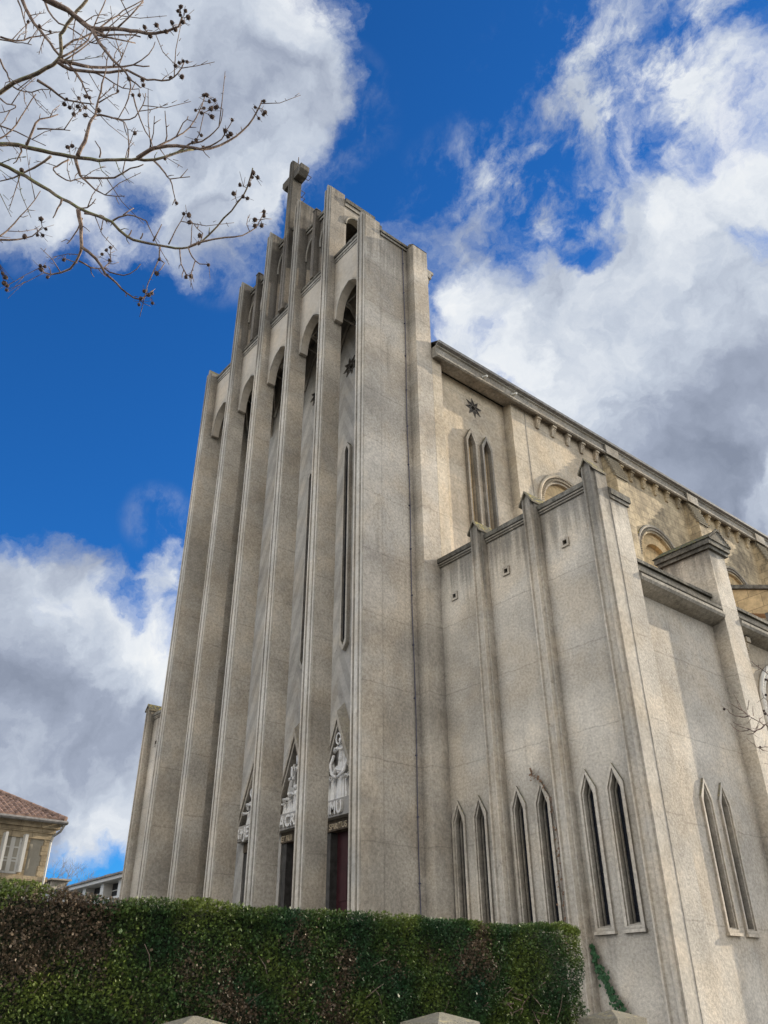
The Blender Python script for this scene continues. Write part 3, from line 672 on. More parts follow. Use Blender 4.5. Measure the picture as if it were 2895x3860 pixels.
# pier groove
holes = [lancet(c, .2, 2.94, 6.12) for c in (18.5, 19.27)]
mb = MB(); mb.wall(fX, [(16.8, 0), (20.76, 0), (20.76, 10.7), (16.8, 10.7)], holes, XW, XW-.36); mb.build('wing_side_wall', M_WING, church)
for c in (18.5, 19.27): lancet_window(fX, c, .21, 2.93, 6.12, XW, -1)
def side_cornice(y0, y1, name='side_cornice'):
    mb = MB()
    prof = [(XW+.002, 10.66), (XW+.28, 10.74), (XW+.42, 10.80), (XW+.46, 10.87), (XW+.46, 10.95), (XW+.40, 11.0), (XW+.33, 11.02), (XW+.40, 11.06), (XW+.42, 11.12), (XW+.15, 11.20), (XW-.3, 11.2), (XW-.3, 10.66)]
    mb.loft([(x, y0, z) for x, z in prof], [(x, y1, z) for x, z in prof])
    mb.box(XW-.3, XW+.12, y0, y1, 11.2, 11.5); mb.box(XW-.34, XW+.2, y0, y1, 11.5, 11.6, 1)
    return mb.build(name, [M_CORNICE, M_COPING], church)
side_cornice(16.83, 20.74)
# buttress block with its roofed cap
mb = MB(); mb.box(-11.7, -10.145, 20.75, 21.6, 0, 12.98); mb.build('buttress', M_WING, church)
mb = MB(); mb.box(-11.8, -10.06, 20.66, 21.7, 12.98, 13.1); mb.box(-11.86, -10.0, 20.6, 21.76, 13.1, 13.26)
A = [(-11.9, 20.56, 13.26), (-11.9, 21.82, 13.26), (-11.9, 21.2, 13.72)]
mb.loft(A, [(-9.97, y, z) for x, y, z in A], mi=1)
for k in range(7):
    for s in (0, 1):
        y = 20.6+(k*.09 if s == 0 else 1.16-k*.09); mb.box(-9.99, -9.94, y-.03, y+.03, 13.26+k*.062, 13.32+k*.066, 1)
mb.build('buttress_cap', [M_COPING, M_COPING], church)
# second bay
hs = [round_hole(22.7, 25.5, 2, 8.6, 1.4)]
mb = MB(); mb.wall(fX, [(21.59, 0), (27.0, 0), (27.0, 10.7), (21.59, 10.7)], hs, XW, XW-.3); mb.build('aisle_wall', M_NAVE, church)
mb = MB(); mb.box(XW-.35, XW-.28, 22.5, 25.7, 1.9, 10.2); mb.build('arch_filling', M_NAVE, church)
side_cornice(21.61, 27.0)
mb = MB()
for rr, tk in ((1.62, .06), (1.47, .035)): mb.tube([(XW+.05, 24.1+rr, 4)]+[(XW+.05, 24.1+rr*math.cos(a), 8.6+rr*math.sin(a)) for a in np.linspace(0, math.pi, 25)]+[(XW+.05, 24.1-rr, 4)], tk, 8)
for a in np.linspace(.05, math.pi-.05, 46): mb.box(XW, XW+.09, 24.1+1.54*math.cos(a)-.02, 24.1+1.54*math.cos(a)+.02, 8.6+1.54*math.sin(a)-.03, 8.6+1.54*math.sin(a)+.03)
mb.build('hood_mould', M_RENDER2, church)
def corbel(y, x, z, mat, rot=0):
    mb = MB(); mb.box(x-.02, x+.22, y-.11, y+.11, z+.18, z+.33)
    mb.loft([(x-.02, y-.10, z+.18), (x+.17, y-.10, z+.18), (x+.17, y+.10, z+.18), (x-.02, y+.10, z+.18)], [(x-.02, y-.09, z-.2), (x+.07, y-.09, z-.2), (x+.07, y+.09, z-.2), (x-.02, y+.09, z-.2)])
    for k in range(5):
        a = rng.uniform(-.07, .07); zz = z-.15+k*.07; ball(mb, (x+.06+.022*k, y+a, zz), (.045, .055, .04), 7, 5)
    return mb.build('corbel', mat, church)
corbel(22.25, XW, 10.34, M_NAVE); corbel(25.9, XW, 10.34, M_NAVE)
mb = MB(); mb.box(-11.6, -10.145, 27.0, 27.9, 0, 12.9); mb.box(-11.7, -10.0, 26.9, 28.0, 12.9, 13.2); mb.box(-11.2, -10.4, 27.2, 27.8, 13.2, 13.5); mb.build('buttress', M_COPING, church)
# flying buttress
fb = []; ns = 14
for i in range(ns+1):
    t = i/ns; x = -16.4+5.4*t
    fb.append((x, 17.4-3.1*t**.9, 16.4-2.85*t-(.9*(t**2)) + .55*math.sin(math.pi*t)))
up = [(x, zt_) for x, zt_, zb in fb]; dn = [(x, zb) for x, zt_, zb in reversed(fb)]
up = [(-16.4, 16.3), (-14.5, 15.35), (-12.66, 14.5), (-11.4, 14.02), (-11.0, 13.85)]; dn = [(-11.0, 12.6), (-11.45, 13.12), (-12.0, 13.32), (-12.7, 13.62), (-14.0, 13.9), (-15.4, 13.4), (-16.4, 12.4)]
mb = MB(); mb.extr(up+dn, fY, 27.0, 27.7); f_ = mb.build('flying_buttress', M_STONEC, church)
mb = MB(); q = [(x, z+.02) for x, z in up]; q2 = [(x, z+.17) for x, z in reversed(up)]; mb.extr(q+q2, fY, 26.9, 27.8); mb.build('coping', M_COPING, f_)

# ------------------------------------------------------------------ nave
XP, XN = -16.35, -16.75
mb = MB(); mb.box(-16.9, XP, 15.895, 16.35, 0, 22.0); mb.build('pilaster', M_NAVE, church)
nw = [17.98, 18.80]
holes = [lancet(c, .2, 14.5, 19.75) for c in nw] + [star(18.36, 21.12, .44, .22, rot=.15)]
mb = MB(); mb.wall(fX, [(16.34, 0), (20.09, 0), (20.09, 22.0), (16.34, 22.0)], holes, XN, XN-.3); mb.build('nave_wall', M_NAVE, church)
for c in nw:
    mb = MB(); mb.ring(fX, lancet(c, .27, 14.4, 19.9, .5), lancet(c, .19, 14.5, 19.72, .45), XN+.14, XN-.03); w = mb.build('lancet_window', M_WTRIM, church)
    mb = MB(); mb.ring(fX, lancet(c, .18, 14.5, 19.7, .45), lancet(c, .12, 14.55, 19.5, .4), XN-.16, XN-.2); mb.build('inner_frame', M_STONEC, w)
    mb = MB(); mb.extr(lancet(c, .19, 14.5, 19.7), fX, XN-.2, XN-.22); mb.build('pane', M_STONEW, w) if 'M_STONEW' in globals() else mb.build('pane', M_NAVE, w)
mb = MB(); mb.ring(fX, star(18.36, 21.12, .44, .22, rot=.15), star(18.36, 21.12, .37, .17, rot=.15), XN+.02, XN-.2); mb.ring(fX, star(18.36, 21.12, .25, .12, rot=.15), star(18.36, 21.12, .16, .08, rot=.15), XN-.0, XN-.2)
st = mb.build('star_grille', M_CHARCOAL, church)
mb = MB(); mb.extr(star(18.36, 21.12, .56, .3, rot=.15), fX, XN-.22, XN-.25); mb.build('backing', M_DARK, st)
# long flush wall with blind round arches; plastered first, old stone beyond
ARCHY = [22.8, 29.0, 35.2, 41.4, 47.6, 53.8]
BUTY = [26.2, 32.4, 38.6, 44.8, 51.0, 57.2]
for (a, b_, mat, ys) in ((20.08, 26.0, M_NAVE, ARCHY[:1]), (26.0, 60.0, M_STONE, ARCHY[1:])):
    hs = [round_hole(y-1.32, y+1.32, 10, 17.85, 1.32) for y in ys]
    mb = MB(); mb.wall(fX, [(a, 0), (b_, 0), (b_, 22.0), (a, 22.0)], hs, XP, XP-.4); mb.build('nave_wall', mat, church)
for k, y in enumerate(ARCHY):
    ms = M_NAVE if k == 0 else M_STONE
    h1 = round_hole(y-1.36, y+1.36, 9.9, 17.85, 1.36); h2 = round_hole(y-.95, y+.95, 10, 17.75, .95)
    mb = MB(); mb.ring(fX, h1, h2, XP-.14, XP-.38); ar = mb.build('blind_arch', M_STONEC, church)
    mb = MB(); mb.box(XP-.42, XP-.37, y-1.3, y+1.3, 10, 19.3); mb.build('arch_filling', M_STONEC if k else M_NAVE, ar)
    mb = MB()
    mb.tube([(XP+.03, y+1.62*math.cos(a), 17.85+1.62*math.sin(a)) for a in np.linspace(-.12, math.pi+.12, 29)], .075, 7, 0)
    for a in np.linspace(0, math.pi, 48): 
        c, s = math.cos(a), math.sin(a); mb.tube([(XP+.06, y+1.40*c, 17.85+1.40*s), (XP+.03, y+1.54*c, 17.85+1.54*s)], .028, 4)
    mb.tube([(XP, y+1.47*math.cos(a), 17.85+1.47*math.sin(a)) for a in np.linspace(-.1, math.pi+.1, 29)], .055, 6)
    mb.build('hood_mould', M_CORNICE if k else M_NAVE, ar)
# joint groove of the pilaster
mb = MB(); mb.box(XP, XP+.012, 20.88, 20.91, 0, 21.97); mb.build('joint', M_CORNICE, church)
for y in [21.57, 22.51, 23.45, 24.36, 25.31, 26.85+.15, 27.8, 28.7, 29.62, 30.52, 31.42, 33.1, 33.95, 34.85, 35.75, 36.65, 37.6, 39.3, 40.2, 41.1, 42, 42.9, 43.8]:
    corbel(y, XP, 21.62, M_NAVE if y < 26 else M_STONE)
for y in BUTY:
    mb = MB()
    prof = [(XP-.01, 19.0), (XP-.01, 22.2), (-16.2, 22.2), (-15.72, 20.75), (-15.72, 15)]
    prof = [(XP-.3, 12), (XP-.3, 22.15), (-16.2, 22.15), (-15.95, 21.3), (-15.78, 20.6), (-15.78, 12)]
    mb.loft([(x, y-.40, z) for x, z in prof], [(x, y+.40, z) for x, z in prof]); bt = mb.build('nave_buttress', M_STONE, church)
    mb = MB()
    for k in range(8):
        t = k/8; z1 = 22.1-1.45*t; x1 = -16.2+.42*t
        mb.loft([(x1-.05, y-.45, z1), (x1+.12, y-.45, z1-.16), (x1+.10, y-.45, z1-.24), (x1-.05, y-.45, z1-.1)], [(x1-.05, y+.45, z1), (x1+.12, y+.45, z1-.16), (x1+.10, y+.45, z1-.24), (x1-.05, y+.45, z1-.1)])
    mb.build('stepped_slope', M_LICH, bt)
    mb = MB(); mb.box(XP, -16.0, y-.45, y+.45, 21.9, 22.36); mb.build('buttress_head', M_CORNICE, bt)
# cornice, gutter and roof
prof = [(XP-.3, 21.98), (XP+.02, 21.98), (XP+.20, 21.93), (XP+.26, 21.90), (XP+.32, 21.94), (XP+.32, 22.02), (XP+.23, 22.07), (XP+.23, 22.36), (XP+.29, 22.40), (XP+.29, 22.45), (XP-.3, 22.45)]
mb = MB(); mb.loft([(x, 15.9, z) for x, z in prof], [(x, 60, z) for x, z in prof], mi=0); mb.build('nave_cornice', M_CORNICE, church)
mb = MB(); g = [(XP+.26, 22.455), (XP+.40, 22.50), (XP+.43, 22.58), (XP+.36, 22.58), (XP+.32, 22.53), (XP+.22, 22.50)]
mb.loft([(x, 15.9, z) for x, z in g], [(x, 60, z) for x, z in g]); mb.build('gutter', M_ZINC, church)
for y in (18.35, 20.0):
    mb = MB(); mb.tube([(XP+.22, y, 22.22), (XP+.45, y, 22.15)], [.06, .045], 8); mb.build('spout', M_PIPE, church)
mb = MB(); mb.add([(XP+.35, 15.9, 22.60), (XP+.35, 60, 22.60), (-23, 60, 25.6), (-23, 15.9, 25.6)], [(0, 1, 2, 3)]); mb.add([(-29.7, 15.9, 22.60), (-29.7, 60, 22.60), (-23, 60, 25.6), (-23, 15.9, 25.6)], [(0, 1, 2, 3)])
mb.build('roof', M_ROOF, church)
mb = MB(); mb.box(-29.4, -17.06, 15.89, 60, 0, 22.4); mb.build('nave_body', M_NAVE, church)
# downpipe
mb = MB(); mb.tube([(-16.66, 16.43, 21.2), (-16.66, 16.43, 10)], .035, 7)
for z in (12.5, 14.5, 16.5, 18.5, 20.5): mb.tube([(-16.66, 16.43, z), (-16.66, 16.43, z+.08)], .05, 7)
mb.build('downpipe', M_PIPE, church)
# aisle roofs behind the parapets
mb = MB(); mb.add([(-10.9, 16.2, 11.4), (-10.9, 60, 11.4), (-16.4, 60, 13.1), (-16.4, 16.2, 13.1)], [(0, 1, 2, 3)]); mb.build('aisle_roof', M_RED, church)
mb = MB(); mb.box(-16.4, -10.92, 16.3, 60, 0, 11.2); mb.build('aisle_body', M_WING, church)
# left wing, seen past the far edge of the tower
wing_fin(-36.4, .215, 15.5, 16.6, 13.62, 13.9)
mb = MB(); mb.wall(fY, [(-36.2, 0), (-29.4, 0), (-29.4, 13.25), (-36.2, 13.25)], [sq(-35.62, 12.0, .09)], YW, YW+.3); mb.build('wing_wall', M_WING, church)
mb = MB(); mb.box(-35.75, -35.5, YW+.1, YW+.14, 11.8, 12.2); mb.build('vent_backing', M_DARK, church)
mb = MB(); mb.ring(fY, sq(-35.62, 12.0, .14), sq(-35.62, 12.0, .085), YW-.03, YW+.04); mb.build('vent', M_WTRIM, church)
coping_run(-36.18, -29.4, YW, 1, 13.2, fY)
mb = MB(); mb.box(-36.6, -29.4, 16.11, 40, 0, 11.5); mb.build('wing_body', M_WING, church)

# ================================================================== creepers on the church
def vine(name, pts, label, leafcol, n, leaf, stemr=.012, spread=.12, fnormal=-1):
    root = empty(name, pts[-1], label, 'creeper')
    mb = MB(); P = []
    for i in range(len(pts)-1):
        a, b_ = Vector(pts[i]), Vector(pts[i+1])
        for k in range(6): P.append(a.lerp(b_, k/6)+Vector((rng.uniform(-.015, .015), 0, rng.uniform(-.015, .015))))
    P.append(Vector(pts[-1])); mb.tube(P, [stemr*(.4+.6*i/len(P)) for i in range(len(P))], 5)
    for k in range(10):
        i = int(rng.uniform(2, len(P)-2)); d = Vector((rng.uniform(-.2, .2), -.01, rng.uniform(-.05, .2))); mb.tube([P[i], P[i]+d*.6+Vector((.02, 0, 0)), P[i]+d], stemr*.4, 4)
    mb.build('stem', M_BARK, root)
    mb = MB()
    for k in range(n):
        i = int(rng.uniform(0, len(P)-1)); t = i/len(P); c = P[i]+Vector((rng.normal(0, spread*(.4+t)), -rng.uniform(.01, .07), rng.normal(0, spread*.6)))
        s = leaf*rng.uniform(.6, 1.2); a = rng.uniform(0, 6.28); nrm = Vector((rng.uniform(-.5, .5), -1, rng.uniform(-.2, .7))).normalized()
        ux = nrm.cross(Vector((math.cos(a), .2, math.sin(a)))).normalized(); uy = nrm.cross(ux)
        mb.add([c-uy*s*.5, c+ux*s*.45-uy*s*.1, c+ux*s*.25+uy*s*.3, c+uy*s*.6, c-ux*s*.25+uy*s*.3, c-ux*s*.45-uy*s*.1], [(0, 1, 2, 3, 4, 5)])
    mb.build('leaves', leafcol, root, recalc=False)
    return root
def leafmat(name, cols, rough=.6, trans=.1):
    m, t, b = new_mat(name); p = world_pos(t)
    oi = t.noise(p, 45, 1); c = t.mix(t.ramp(oi, .35, .65), (*cols[0], 1), (*cols[1], 1))
    t.link(c, b.inputs['Base Color']); b.inputs['Roughness'].default_value = rough; b.inputs['Specular IOR Level'].default_value = .25
    return m
def barkmat(name, c1, c2, moss=None):
    m, t, b = new_mat(name); p = world_pos(t)
    c = t.mix(t.ramp(t.noise(p, 30, 4), .4, .62), (*c1, 1), (*c2, 1))
    if moss:
        nx = t.node('ShaderNodeSeparateXYZ'); g = t.node('ShaderNodeNewGeometry'); t.link(g.outputs['Normal'], nx.inputs[0])
        mo = t.math('MULTIPLY', t.ramp(nx.outputs[2], -.7, .3), t.ramp(t.noise(p, 12, 5, .7), .40, .55)); c = t.mix(mo, c, (*moss, 1))
    t.link(c, b.inputs['Base Color']); b.inputs['Roughness'].default_value = .9
    bp = t.node('ShaderNodeBump'); bp.inputs['Strength'].default_value = .7; bp.inputs['Distance'].default_value = .01; t.link(t.noise(p, 60, 4), bp.inputs['Height']); t.link(bp.outputs[0], b.inputs['Normal'])
    return m
M_BARK = barkmat("twig_bark", (.11, .075, .06), (.24, .18, .145))
M_LIMB = barkmat("mossy_limb_bark", (.09, .07, .05), (.19, .15, .11), (.15, .17, .05))
M_IVY = leafmat("ivy_leaf", [(.012, .045, .018), (.03, .085, .03)])
M_DRYLEAF = leafmat("dry_leaf", [(.11, .06, .035), (.20, .12, .07)])
vine('ivy', [(-12.20, 15.72, 2.62), (-12.1, 15.72, 2.3), (-11.98, 15.72, 2.0), (-11.82, 15.72, 1.7), (-11.62, 15.7, 1.4), (-11.55, 15.7, .2)], 'dark green ivy climbing the bare concrete wall right of the hedge', M_IVY, 230, .09, spread=.07)
vine('dry_creeper', [(-13.42, 15.74, 6.55), (-13.38, 15.74, 6.35), (-13.14, 15.72, 6.22), (-12.90, 15.72, 5.75), (-12.83, 15.72, 5.3), (-12.80, 15.72, 4.6), (-12.84, 15.72, 3.7), (-12.86, 15.72, 2.6), (-12.86, 15.72, 1)], 'thin brown dried creeper hanging down beside a narrow pointed window', M_DRYLEAF, 90, .06, .010, .05)

# ================================================================== hedge, wall
def hedge():
    root = empty('hedge', (-8.2, 4, 0), 'long clipped conifer hedge, green with brown dead patches, in front of the church', 'hedge')
    x1, x0, y0, y1, z1 = -7.68, -8.7, -1.5, 9.66, 2.45
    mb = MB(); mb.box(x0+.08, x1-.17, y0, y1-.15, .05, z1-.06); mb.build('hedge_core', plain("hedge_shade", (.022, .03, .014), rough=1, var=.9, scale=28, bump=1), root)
    # sprays
    def sample(n, face):
        if face == 'front': return np.stack([np.full(n, x1)-rng.uniform(0, .13, n), rng.uniform(y0+2.2, y1, n), rng.uniform(.9, z1, n)], 1), np.array([1., 0, .25])
        if face == 'top': return np.stack([rng.uniform(x0, x1, n), rng.uniform(y0+2, y1, n), z1-rng.uniform(0, .08, n)], 1), np.array([.1, 0, 1.])
        if face == 'edge': return np.stack([x1-rng.uniform(0, .12, n), rng.uniform(y0+2, y1, n), z1-rng.uniform(-.02, .1, n)], 1), np.array([.6, 0, 1.])
        if face == 'edge2': return np.stack([x0+rng.uniform(0, .12, n), rng.uniform(y0+2, y1, n), z1-rng.uniform(-.02, .1, n)], 1), np.array([-.3, 0, 1.])
        return np.stack([rng.uniform(x0, x1, n), y1-rng.uniform(0, .1, n), rng.uniform(.8, z1, n)], 1), np.array([.2, 1., .2])
    Ps, Ns = [], []
    for n, fc in ((140000, 'front'), (14000, 'top'), (16000, 'edge'), (3000, 'edge2'), (9000, 'end')):
        p, nn = sample(n, fc); Ps.append(p); Ns.append(np.tile(nn, (n, 1)))
    P = np.concatenate(Ps); N = np.concatenate(Ns); n = len(P)
    # lumpy surface
    lump = np.array([mnoise.fractal(Vector((a*.9, b*1.1, c*1.1)), 1.0, 2.0, 3) for a, b, c in P])
    hole = np.array([mnoise.fractal(Vector((a*.5+9, b*2.3+4, c*2.6)), 1.0, 2.0, 3) for a, b, c in P])
    Nn = N/np.linalg.norm(N, axis=1)[:, None]
    P[:, 2] += np.where(P[:, 2] > z1-.12, np.array([mnoise.fractal(Vector((a*.3, b*2.6, 7)), 1.0, 2.0, 4) for a, b, c in P])*.022, 0)
    P = P+Nn*(np.clip(lump, -.45, .6)*.10-np.clip(hole-.25, 0, .35)*.26*np.clip((z1-.12-P[:, 2])/.25, 0, 1))[:, None]
    D = N*.9+rng.normal(0, .55, (n, 3)); D[:, 2] -= .25*rng.random(n); D /= np.linalg.norm(D, axis=1)[:, None]
    S = np.cross(D, rng.normal(0, 1, (n, 3))); S /= np.linalg.norm(S, axis=1)[:, None]
    L = rng.uniform(.013, .036, n)*(1+.7*(rng.random(n) > .97))
    V = []; Fi = []
    # each spray: a fan of 4 narrow scale leaflets
    specs = [(0, 0, .0, 1.0, .085), (.1, 0, .75, .6, .075), (.1, 0, -.75, .6, .075), (.42, 0, .65, .5, .07), (.42, 0, -.65, .5, .07)]
    verts = []
    for st, _, ang, ln, wd in specs:
        d = D*math.cos(ang)+S*math.sin(ang); s = -D*math.sin(ang)+S*math.cos(ang)
        o = P+D*(L*st)[:, None]; l = (L*ln)[:, None]; w = (L*wd)[:, None]
        verts += [o-s*w*.6, o+s*w*.6, o+d*l*.6+s*w, o+d*l, o+d*l*.6-s*w]
    V = np.stack(verts, 1).reshape(-1, 3)       # n x 25
    nf = n*5
    me = bpy.data.meshes.new('foliage'); off = np.array(root['_w'])
    me.vertices.add(len(V)); me.vertices.foreach_set('co', (V-off).ravel())
    me.loops.add(nf*5); me.polygons.add(nf)
    me.loops.foreach_set('vertex_index', np.arange(nf*5)); me.polygons.foreach_set('loop_start', np.arange(nf)*5); me.polygons.foreach_set('loop_total', np.full(nf, 5))
    me.update(calc_edges=True)
    # colour per spray: green, yellow-green tips, brown dead zones
    br = np.array([mnoise.fractal(Vector((3+b*.55, c*.8, 5)), 1.0, 2.0, 4) for a, b, c in P]) + np.array([mnoise.noise(Vector((b*3, c*3, 1))) for a, b, c in P])*.35
    # the left end and a low band are browner
    left = np.clip((4.1-P[:, 1])/1.6, 0, 1)*np.clip((2.44+rng.normal(0, .05, n)-P[:, 2])/.22, 0, 1); low = np.clip((1.95-P[:, 2])/.4, 0, 1)*np.clip(1-np.abs(P[:, 1]-5.6)/1.6, 0, 1)
    mid2 = np.clip(1-np.abs(P[:, 1]-8.0)/.5, 0, 1)*.5; mid3 = np.clip(1-np.abs(P[:, 1]-3.9)/.35, 0, 1)*np.clip(1-np.abs(P[:, 2]-2.1)/.35, 0, 1)*.7
    bb = br+left*.36+low*.32+mid2*.35+mid3*.6-.47
    isb = (bb+rng.normal(0, .12, n)) > .12
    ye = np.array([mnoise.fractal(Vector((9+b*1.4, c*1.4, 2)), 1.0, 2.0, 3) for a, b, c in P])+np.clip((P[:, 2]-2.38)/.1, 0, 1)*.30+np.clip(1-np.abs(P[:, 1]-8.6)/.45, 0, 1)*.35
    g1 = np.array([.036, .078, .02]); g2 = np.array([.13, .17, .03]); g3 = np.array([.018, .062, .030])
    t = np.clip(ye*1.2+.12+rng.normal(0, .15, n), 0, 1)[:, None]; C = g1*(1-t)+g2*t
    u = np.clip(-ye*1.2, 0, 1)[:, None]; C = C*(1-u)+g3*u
    b1 = np.array([.075, .056, .038]); b2 = np.array([.20, .145, .095]); tb = (rng.random(n)**2.2)[:, None]
    C = np.where(isb[:, None], b1*(1-tb)+b2*tb, C)*rng.uniform(.6, 1.35, n)[:, None]
    C = np.clip(C*(1+1.2*(rng.random(n) > .985))[:, None], 0, 1)
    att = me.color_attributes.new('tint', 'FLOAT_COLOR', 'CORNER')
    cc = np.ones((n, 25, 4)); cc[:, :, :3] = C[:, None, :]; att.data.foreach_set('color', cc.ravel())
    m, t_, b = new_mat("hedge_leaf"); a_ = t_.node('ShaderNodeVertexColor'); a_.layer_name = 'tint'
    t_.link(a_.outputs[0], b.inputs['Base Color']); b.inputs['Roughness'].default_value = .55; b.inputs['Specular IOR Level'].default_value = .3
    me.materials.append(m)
    o = bpy.data.objects.new('foliage', me); COL.objects.link(o); o.parent = root
    # bare stems showing through
    mb = MB()
    for k in range(30):
        y = rng.uniform(1.5, 9.4); z = rng.uniform(1.2, 2.1); p = Vector((x1-.1, y, z)); q = p+Vector((rng.uniform(.02, .12), rng.uniform(-.25, .25), rng.uniform(-.05, .35)))
        mb.tube([p, p.lerp(q, .5)+Vector((.03, 0, .02)), q], [.007, .005, .002], 4)
    for k in range(26):
        y = rng.uniform(7.6, 8.9); z = rng.uniform(1.3, 1.75); mb.tube([(x1-.12, y, z), (x1+.02, y+rng.uniform(-.1, .1), z+rng.uniform(-.15, .15))], .006, 4)
    st_ = mb.build('stem', M_BARK, root); st_['kind'] = 'stuff'
hedge()

wall = empty('boundary_wall', (-7.1, 5, 0), 'low street wall with flat pyramid-topped pillars at the foot of the hedge', 'wall')
mb = MB(); mb.box(-7.2, -6.98, -4, 15.3, 0, .95); mb.box(-7.25, -6.93, -4, 15.3, .95, 1.05); mb.build('wall_run', M_CAP, wall)
for y in (1.0, 3.80, 6.55, 9.34):
    mb = MB(); mb.box(-7.30, -6.88, y-.21, y+.21, 0, 1.375); pl_ = mb.build('pillar', M_CAP, wall)
    mb = MB(); a = .285; X0 = -7.09
    mb.box(X0-a, X0+a, y-a, y+a, 1.378, 1.45)
    mb.loft([(X0-a, y-a, 1.45), (X0+a, y-a, 1.45), (X0+a, y+a, 1.45), (X0-a, y+a, 1.45)], [(X0-.02, y-.02, 1.535), (X0+.02, y-.02, 1.535), (X0+.02, y+.02, 1.535), (X0-.02, y+.02, 1.535)])
    mb.build('pillar_cap', M_CAP, pl_, bevel=.006)

